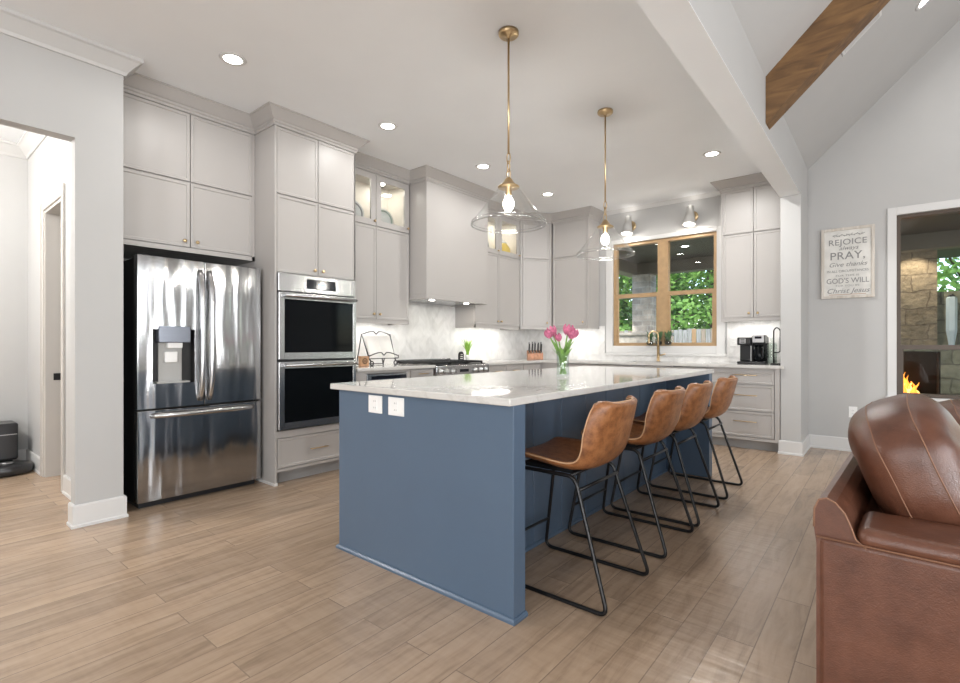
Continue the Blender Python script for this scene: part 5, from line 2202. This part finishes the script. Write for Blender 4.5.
# three small plants in jars on the window ledge
for k, (x, lb) in enumerate(((-2.50, 'dark succulent in a glass jar on the window ledge, beside the faucet spout'),
                             (-2.38, 'dark succulent in a glass jar on the window ledge, middle one of three'),
                             (-2.255, 'dark succulent in a glass jar on the window ledge, nearest the coffee maker'))):
    o = thing('jar_plant', lb, 'plant', (x, YW - 0.010, KZ0 + 0.0005), 0, 'jar plants on the window ledge')
    mb = MB()
    mb.lathe([(0, 0), (0.040, 0), (0.046, 0.02), (0.046, 0.085), (0.038, 0.10), (0.038, 0.115), (0.035, 0.115), (0.035, 0.10), (0.043, 0.085), (0.043, 0.022), (0, 0.01)], (0, 0, 0), 20, cap=False)
    part('jar', mb, 'vaseglass', o, True)
    mb = MB()
    mb.lathe([(0, 0.011), (0.040, 0.022), (0.040, 0.06), (0, 0.065)], (0, 0, 0), 16)
    part('soil', mb, 'log', o, True)
    mb = MB()
    rnd = random.Random(20 + k)
    for j in range(34):
        a = rnd.uniform(0, 2 * PI)
        h = rnd.uniform(0.05, 0.13)
        ln = rnd.uniform(0.02, 0.065)
        pts = [(0.25 * ln * math.cos(a), 0.2 * ln * math.sin(a), 0.06), (0.5 * ln * math.cos(a), 0.35 * ln * math.sin(a), 0.08 + 0.6 * h), (ln * math.cos(a), 0.6 * ln * math.sin(a), 0.08 + h)]
        mb.tube(pts, 0.0085, 5, taper=[0.5, 1, 0.15])
    part('leaves', mb, 'leafdark', o, True)

# coffee maker
CX = -1.20
t = thing('coffee_maker', 'black dual coffee maker with steel-trimmed buttons', 'coffee maker', (CX, 6.42, 0.9302))
mb = MB()
mb.box((-0.145, -0.125, 0.0), (0.135, 0.13, 0.028), 0.006, 2)
part('base', mb, 'blackplastic', t, True)
mb = MB()
mb.box((-0.145, 0.02, 0.028), (0.0, 0.13, 0.30), 0.008, 2)
mb.box((-0.145, -0.125, 0.215), (-0.005, 0.03, 0.305), 0.012, 2)
part('pod_brewer', mb, 'blackplastic', t, True)
mb = MB()
mb.box((0.005, 0.05, 0.028), (0.135, 0.13, 0.31), 0.008, 2)
mb.box((0.005, -0.115, 0.235), (0.135, 0.06, 0.33), 0.012, 2)
part('carafe_brewer', mb, 'blackplastic', t, True)
mb = MB()
mb.box((-0.118, -0.1285, 0.235), (-0.055, -0.124, 0.29), 0.002)
pn = part('pod_buttons', mb, 'chrome', t, True)
mb = MB()
for j in range(3):
    mb.box((-0.108, -0.1295, 0.243 + 0.016 * j), (-0.065, -0.1282, 0.250 + 0.016 * j))
part('button_marks', mb, 'black', pn, True)
mb = MB()
mb.box((0.012, -0.1185, 0.245), (0.128, -0.114, 0.325), 0.002)
pn = part('control_panel', mb, 'chrome', t, True)
mb = MB()
mb.box((0.035, -0.1195, 0.288), (0.105, -0.1183, 0.315))
part('display', mb, 'screen', pn, True)
mb = MB()
mb.lathe([(0, 0.03), (0.055, 0.03), (0.062, 0.06), (0.060, 0.15), (0.045, 0.19), (0.045, 0.215), (0, 0.217)], (0.068, -0.035, 0), 24)
cf = part('carafe', mb, 'ovenglass', t, True)
mb = MB()
mb.tube(rounded([(0.068 + 0.035, -0.085, 0.19), (0.068 + 0.05, -0.125, 0.185), (0.068 + 0.05, -0.125, 0.08), (0.068 + 0.035, -0.088, 0.07)], 0.02), 0.008, 8)
part('carafe_handle', mb, 'blackplastic', cf, True)
mb = MB()
mb.box((-0.012, -0.10, 0.03), (0.001, -0.085, 0.21), 0.003)
part('chrome_strip', mb, 'chrome', t, True, label='chrome strip')

# glass canister and paper towel stand
t = thing('glass_canister', 'clear glass canister between the coffee maker and paper towel stand', 'canister', (-1.018, 6.45, 0.9302))
mb = MB()
mb.lathe([(0, 0), (0.048, 0), (0.05, 0.006), (0.05, 0.22), (0.042, 0.235), (0.039, 0.235), (0.047, 0.218), (0.047, 0.010), (0, 0.008)], (0, 0, 0), 24, cap=False)
part('jar', mb, 'vaseglass', t, True)
mb = MB()
mb.lathe([(0, 0.236), (0.046, 0.236), (0.046, 0.244), (0.012, 0.25), (0.010, 0.262), (0.02, 0.275), (0.018, 0.295), (0, 0.305)], (0, 0, 0), 24)
part('lid', mb, 'vaseglass', t, True)
mb = MB()
mb.lathe([(0, 0.009), (0.045, 0.011), (0.045, 0.07), (0, 0.072)], (0, 0, 0), 20)
part('contents', mb, 'china', t, True)
t = thing('paper_towel_stand', 'black wire paper towel stand at the counter end by the wall', 'paper towel stand', (-0.955, 6.34, 0.9302))
mb = MB()
mb.lathe([(0, 0), (0.062, 0), (0.062, 0.008), (0.052, 0.014), (0, 0.015)], (0, 0, 0), 24)
part('base', mb, 'black', t, True)
mb = MB()
lp = rounded([(-0.028, 0, 0.012), (-0.028, 0, 0.385), (0.0, 0, 0.415), (0.035, 0, 0.385), (0.035, 0, 0.135), (-0.028, 0, 0.135)], 0.03, 5)
mb.tube(lp, 0.007, 8)
part('wire_frame', mb, 'black', t, True)

# dishes behind the glass doors
def display_plate(x, y, z, r, mat, label, lean=0.2):
    o = thing('display_plate', label, 'plate', (x, y, z), 0, 'plates behind the glass cabinet doors')
    Rm = Matrix.Translation((0, 0, r)) @ Matrix.Rotation(-lean, 4, 'Y') @ Matrix.Rotation(PI / 2, 4, 'Y')
    m_ = MB(Rm)
    m_.lathe([(0, 0.004), (r * 0.6, 0.004), (r * 0.66, 0.010), (r, 0.020), (r, 0.024), (r * 0.64, 0.015), (r * 0.58, 0.010), (0, 0.010)], (0, 0, -0.01), 32)
    pl = part('dish', m_, 'china', o, True)
    m_ = MB(Rm)
    ring = [(r * 0.80 * math.cos(a * PI / 20), r * 0.80 * math.sin(a * PI / 20), 0.0075) for a in range(40)]
    m_.tube(ring, 0.011, 5, True)
    part('painted_band', m_, mat, pl, True)


display_plate(-4.27, 3.13, 2.4045, 0.125, 'ink', 'white plate with dark band behind the glass door next to the tall cabinet')
display_plate(-4.27, 3.535, 2.4045, 0.12, 'chinagreen', 'white plate with grey-green band behind the glass door next to the hood')
t = thing('white_pitcher', 'white pitcher behind the lit glass door beside the hood plate', 'pitcher', (-4.38, 3.665, 2.4045))
mb = MB()
mb.lathe([(0, 0), (0.04, 0), (0.06, 0.05), (0.055, 0.11), (0.035, 0.16), (0.042, 0.20), (0.036, 0.20), (0.03, 0.16), (0, 0.15)], (0, 0, 0), 24)
part('jug', mb, 'china', t, True)
mb = MB()
mb.tube(rounded([(0, 0.038, 0.18), (0, 0.09, 0.17), (0, 0.085, 0.07), (0, 0.055, 0.06)], 0.03), 0.007, 8)
part('handle', mb, 'china', t, True)
t = thing('yellow_jar', 'yellow glazed jar behind the glass door right of the hood', 'jar', (-4.29, 5.73, 2.4045))
mb = MB()
mb.lathe([(0, 0), (0.07, 0), (0.11, 0.06), (0.11, 0.12), (0.07, 0.18), (0.06, 0.20), (0, 0.20)], (0, 0, 0), 24)
part('jar_body', mb, 'yellow', t, True)
mb = MB()
mb.lathe([(0, 0.20), (0.062, 0.20), (0.05, 0.22), (0.012, 0.235), (0.014, 0.255), (0, 0.26)], (0, 0, 0), 20)
part('lid', mb, 'china', t, True)
display_plate(-4.27, 5.25, 2.4045, 0.12, 'ink', 'white plate with dark band behind the glass door right of the hood')

# robot vacuum and dock in the hall
t = thing('vacuum_dock', 'black vacuum dock tower at the end of the hall', 'vacuum dock', (-6.29, 0.60, 0))
mb = MB()
mb.box((-0.14, -0.2, 0.10), (0.13, 0.225, 0.435), 0.02, 3)
part('tower', mb, 'blackplastic', t, True)
mb = MB()
mb.box((-0.14, -0.17, 0.0), (0.055, 0.195, 0.102), 0.01, 2)
part('dock_base', mb, 'darkgap', t, True)
mb = MB()
mb.box((0.128, -0.19, 0.33), (0.1325, 0.215, 0.338))
mb.box((0.129, -0.07, 0.245), (0.1325, 0.08, 0.252))
part('trim_line', mb, 'toekick', t, True)
t = thing('robot_vacuum', 'round black robot vacuum on the hall floor before its dock', 'robot vacuum', (-6.05, 0.735, 0))
mb = MB()
mb.lathe([(0, 0.008), (0.16, 0.008), (0.174, 0.02), (0.175, 0.07), (0.165, 0.084), (0, 0.088)], (0, 0, 0), 40)
part('shell', mb, 'blackplastic', t, True)
mb = MB()
mb.lathe([(0, 0.087), (0.05, 0.087), (0.05, 0.094), (0.045, 0.097), (0, 0.097)], (-0.05, 0, 0), 24)
part('sensor_turret', mb, 'chrome', t, True)
for y in (-0.1, 0.1):
    mb = MB()
    mb.lathe([(0, -0.012), (0.032, -0.012), (0.032, 0.012), (0, 0.012)], (0, y, 0.032), 16, 'y')
    part('wheel', mb, 'darkgap', t, True)

# ------------------------------------------------------------------ outside
mb = MB()
mb.box((-40, YW + 0.15, -0.5), (40, 70, -0.12))
struct('ground', mb, 'lawn')
mb = MB()
mb.box((-4.6, YW + 0.15, -0.12), (8.0, 13.2, -0.04))
struct('floor_patio', mb, 'concrete')
mb = MB()
mb.box((-4.6, YW + 0.15, 2.86), (-1.0, 10.6, 3.0))
mb.box((-1.0, YW + 0.15, 2.86), (8.0, 13.4, 3.0))
struct('ceiling_porch', mb, 'soffit')
mb = MB()
mb.box((-4.35, 10.2, 2.62), (8.0, 10.45, 2.86))
mb.box((-4.35, YW + 0.16, 2.62), (-4.1, 10.2, 2.86))
struct('trim_8', mb, 'porchbeam')
t = thing('stone_column', 'grey stone porch column outside the kitchen window', 'column', (-4.0, 10.33, -0.04))
mb = MB()
mb.box((-4.18, 10.15, 1.40), (-3.80, 10.5, 2.62))
part('shaft', mb, 'column', t)
mb = MB()
mb.box((-4.5, 9.95, -0.04), (-3.55, 10.7, 1.34))
part('pier', mb, 'pier', t)
mb = MB()
mb.box((-4.54, 9.91, 1.34), (-3.51, 10.74, 1.40), 0.01)
part('pier_cap', mb, 'pier', t)

for (x, y, lb) in ((-2.72, 8.9, 'porch ceiling light outside the window, closest to the column'), (-2.05, 8.35, 'porch ceiling light outside the window, middle of the row'), (-1.55, 8.1, 'porch ceiling light outside the window, closest to the coffee cabinet')):
    o = thing('porch_light', lb, 'ceiling light', (x, y, 2.86), 0, 'lights in the porch ceiling')
    mb = MB()
    mb.lathe([(0.058, -0.001), (0.058, -0.006), (0.08, -0.006), (0.084, -0.001)], (0, 0, 0), 24)
    part('trim_ring', mb, 'trim', o, True)
    mb = MB()
    mb.lathe([(0, -0.004), (0.058, -0.004), (0.058, -0.001), (0, -0.001)], (0, 0, 0), 24)
    part('lens', mb, 'lens', o, True)
    d = bpy.data.lights.new('porch_glow', 'SPOT')
    d.energy = 90
    d.color = (1, 0.9, 0.76)
    d.spot_size = math.radians(150)
    d.spot_blend = 0.5
    lo = bpy.data.objects.new('porch_glow', d)
    COL.objects.link(lo)
    lo.location = (x, y, 2.84)

# fence behind the lawn
FYY = 19.0
t = thing('wooden_fence', 'weathered wooden board fence beyond the lawn', 'fence', (-10, FYY, -0.12))
rnd = random.Random(11)
x = -19.5
nbd = 0
while x < -3.2 and nbd < 98:
    w_ = 0.158
    h = 1.72 + rnd.uniform(-0.03, 0.03)
    mb = MB()
    mb.box((x + 0.003, FYY, -0.10), (x + w_ - 0.003, FYY + 0.02, h), 0.004)
    part('board', mb, rnd.choice(['fence', 'fencegrey', 'fencegrey', 'fence', 'fenceorange']), t)
    x += w_ + 0.004
    nbd += 1
mb = MB()
for z in (0.25, 1.3):
    mb.box((-19.5, FYY + 0.02, z), (-3.2, FYY + 0.07, z + 0.09))
part('rail', mb, 'fence', t)


def tree(x, y, h, cr, label, leaf, n=2600, seed=0, low=0.12, ls=0.20):
    rnd_ = random.Random(seed)
    o = thing('tree', label, 'tree', (x, y, -0.12), 0, 'trees behind the house')
    m_ = MB()
    pts = [(0.10 * math.sin(2 * s), 0.12 * math.sin(1.3 * s + seed), h * 0.85 * s / 6) for s in range(7)]
    m_.tube(pts, 0.16, 9, taper=[1.25, 1, 0.9, 0.75, 0.6, 0.4, 0.2])
    cl = []
    for k in range(26):
        a = rnd_.uniform(0, 2 * PI)
        zz = rnd_.uniform(low, 0.98)
        rad = cr * (0.35 + 0.65 * math.sin(PI * min(1, max(0.08, zz)) ** 0.8)) * rnd_.uniform(0.25, 0.95)
        c_ = Vector((math.cos(a) * rad, math.sin(a) * rad, zz * h))
        cl.append(c_)
        if k % 2 == 0:
            m_.tube([(0, 0, max(0.3, c_.z - 0.9)), tuple(c_ * 0.6 + Vector((0, 0, 0.35 * c_.z))), tuple(c_)], 0.045, 5, taper=[1, 0.7, 0.25])
    part('trunk', m_, 'bark', o, True)
    vs, fs = [], []
    for i in range(n):
        c_ = rnd_.choice(cl)
        d_ = Vector((rnd_.gauss(0, 1), rnd_.gauss(0, 1), rnd_.gauss(0, 0.75)))
        d_ = d_.normalized() * (rnd_.random() ** 0.4) * cr * 0.46
        p = c_ + d_
        u_ = Vector((rnd_.gauss(0, 1), rnd_.gauss(0, 1), rnd_.gauss(0, 0.6))).normalized()
        w2 = u_.cross(Vector((rnd_.gauss(0, 1), rnd_.gauss(0, 1), rnd_.gauss(0, 1)))).normalized()
        l_ = ls * rnd_.uniform(0.6, 1.3)
        b_ = len(vs)
        vs += [p - u_ * l_ * 0.5, p + w2 * l_ * 0.28, p + u_ * l_ * 0.5, p - w2 * l_ * 0.28]
        fs.append((b_, b_ + 1, b_ + 2, b_ + 3))
    m_ = MB()
    m_._add(vs, fs)
    part('foliage', m_, leaf, o, True, recalc=False)


tl = [(-7.6, 21.5, 6.5, 2.3, 'bright green tree just over the fence, right half of the kitchen window', 'leaf0'),
      (-11.3, 21.8, 6.8, 2.4, 'bright green tree over the fence behind the stone column', 'leaf0'),
      (-9.4, 23.8, 8.5, 2.7, 'dark green tree between the two bright ones over the fence', 'leaf1'),
      (-13.9, 23.0, 8.0, 2.6, 'dark green tree past the stone column, farthest along the fence', 'leaf1'),
      (-6.2, 24.2, 8.5, 2.6, 'dark green tree seen over the fence beside the coffee cabinet edge of the window', 'leaf1'),
      (-4.4, 21.6, 6.6, 2.2, 'bright green tree at the end of the fence', 'leaf0'),
      (-16.5, 26.5, 9.5, 3.2, 'tall dark tree behind the fence at the porch beam end', 'leaf1'),
      (-11.8, 28.0, 11.0, 3.6, 'tall dark tree in the second row behind the column', 'leaf1'),
      (-10.2, 25.6, 7.0, 2.6, 'leafy tree low over the fence between the column and the mullion', 'leaf0'),
      (-12.7, 25.2, 7.5, 2.6, 'leafy tree just past the far side of the column', 'leaf0'),
      (-7.6, 29.0, 11.0, 3.6, 'tall dark tree in the second row behind the bright tree', 'leaf1')]
for k, (x, y, h, cr, lb, lf_) in enumerate(tl):
    tree(x, y, h, cr, lb, lf_, 4200 if y < 25 else 3600, 40 + k, 0.10, 0.24 if y < 25 else 0.34)
for k, (x, y, h, cr, lb, lf_) in enumerate(((1.5, 17.5, 6.0, 2.2, 'bright green tree behind the outdoor fireplace', 'leaf0'), (3.6, 20.5, 7.5, 2.6, 'dark green tree beyond the patio through the big window', 'leaf1'))):
    tree(x, y, h, cr, lb, lf_, 4200, 70 + k, 0.10, 0.24)

# outdoor fireplace seen through the living room window
FPY = 11.0
t = thing('outdoor_fireplace', 'stone outdoor fireplace with a burning firebox seen through the big window', 'fireplace', (0.2, FPY + 0.4, -0.04))
mb = MB()
mb.box((-1.3, FPY, 1.10), (0.62, FPY + 0.8, 2.855))
part('chimney', mb, 'stone', t)
mb = MB()
mb.box((-1.3, FPY - 0.02, -0.04), (-0.45, FPY + 0.8, 1.10))
mb.box((0.66, FPY - 0.02, -0.04), (1.9, FPY + 0.8, 1.10))
mb.box((-0.45, FPY - 0.02, 1.04), (0.66, FPY + 0.8, 1.10))
mb.box((-0.45, FPY + 0.55, -0.04), (0.66, FPY + 0.8, 1.04))
mb.box((-0.45, FPY - 0.02, -0.04), (0.66, FPY + 0.55, 0.16))
part('hearth_wall', mb, 'hearthstone', t)
mb = MB()
mb.box((0.62, FPY + 0.1, 1.10), (1.9, FPY + 0.8, 2.02))
part('shoulder', mb, 'hearthstone', t)
mb = MB()
mb.box((-0.45, FPY + 0.53, 0.16), (0.66, FPY + 0.55, 1.04))
mb.box((-0.45, FPY + 0.0, 0.16), (-0.43, FPY + 0.53, 1.04))
mb.box((0.64, FPY + 0.0, 0.16), (0.66, FPY + 0.53, 1.04))
mb.box((-0.43, FPY + 0.0, 1.02), (0.64, FPY + 0.53, 1.04))
part('firebox_lining', mb, 'soot', t)
for k, (a, b) in enumerate((((-0.25, FPY + 0.2, 0.22), (0.5, FPY + 0.25, 0.24)), ((-0.2, FPY + 0.35, 0.22), (0.45, FPY + 0.32, 0.25)), ((-0.1, FPY + 0.22, 0.33), (0.42, FPY + 0.34, 0.36)))):
    mb = MB()
    mb.tube([a, b], 0.06, 10)
    single('fire_log', mb, 'log', 'charred log burning in the outdoor fireplace', 'log', (0.1, FPY + 0.3, 0.16), 0, 'logs in the fire')
t = thing('fire', 'orange flames burning on the logs in the outdoor fireplace', 'fire', (0.12, FPY + 0.26, 0.30))
rnd = random.Random(9)
for nm, mat, cnt, hh, rr in (('flames', 'flame', 26, 0.46, 0.032), ('flame_core', 'flametip', 16, 0.27, 0.024)):
    mb = MB()
    for k in range(cnt):
        fx = rnd.uniform(-0.22, 0.32)
        fy = rnd.uniform(-0.06, 0.08)
        h = hh * rnd.uniform(0.45, 1.0) * (1 - abs(fx - 0.05) * 1.4)
        ph = rnd.uniform(0, 6)
        pts = [(fx + 0.03 * math.sin(ph + 5 * s), fy + 0.01 * math.cos(ph + 4 * s), h * s) for s in [i / 7 for i in range(8)]]
        mb.tube(pts, rr, 7, taper=[0.6, 1, 0.95, 0.75, 0.55, 0.35, 0.18, 0.03])
    part(nm, mb, mat, t, True)
d = bpy.data.lights.new('fire_glow', 'POINT')
d.energy = 5
d.color = (1, 0.5, 0.15)
d.shadow_soft_size = 0.12
lo = bpy.data.objects.new('fire_glow', d)
COL.objects.link(lo)
lo.location = (0.12, FPY + 0.12, 0.62)
# a recessed porch lamp washes the chimney top
o = thing('porch_light', 'porch ceiling light washing the top of the stone chimney', 'ceiling light', (0.32, FPY - 0.35, 2.86), 0, 'lights in the porch ceiling')
mb = MB()
mb.lathe([(0.058, -0.001), (0.058, -0.006), (0.08, -0.006), (0.084, -0.001)], (0, 0, 0), 24)
part('trim_ring', mb, 'trim', o, True)
mb = MB()
mb.lathe([(0, -0.004), (0.058, -0.004), (0.058, -0.001), (0, -0.001)], (0, 0, 0), 24)
part('lens', mb, 'lens', o, True)
d = bpy.data.lights.new('porch_glow', 'SPOT')
d.energy = 60
d.color = (1, 0.86, 0.66)
d.spot_size = math.radians(95)
d.spot_blend = 0.6
lo = bpy.data.objects.new('porch_glow', d)
COL.objects.link(lo)
lo.location = (0.32, FPY - 0.35, 2.84)
lo.rotation_euler = (math.radians(10), 0, 0)

t = thing('glass_lantern', 'tall pale glass lantern beside the outdoor chimney', 'lantern', (0.79, FPY - 0.13, 1.1005))  # unidentified pale shape, built as a tapered solid with a dark cap
mb = MB()
mb.lathe([(0, 0), (0.035, 0), (0.035, 0.02), (0.04, 0.08), (0.068, 0.28), (0.068, 0.80), (0.045, 0.83), (0, 0.84)], (0, 0.13, 0.0), 6, smooth=False)
part('lantern_glass', mb, 'lantern', t, True)
mb = MB()
mb.lathe([(0, 0.83), (0.055, 0.825), (0.02, 0.87), (0, 0.875)], (0, 0.13, 0.0), 12)
part('lantern_cap', mb, 'black', t, True)
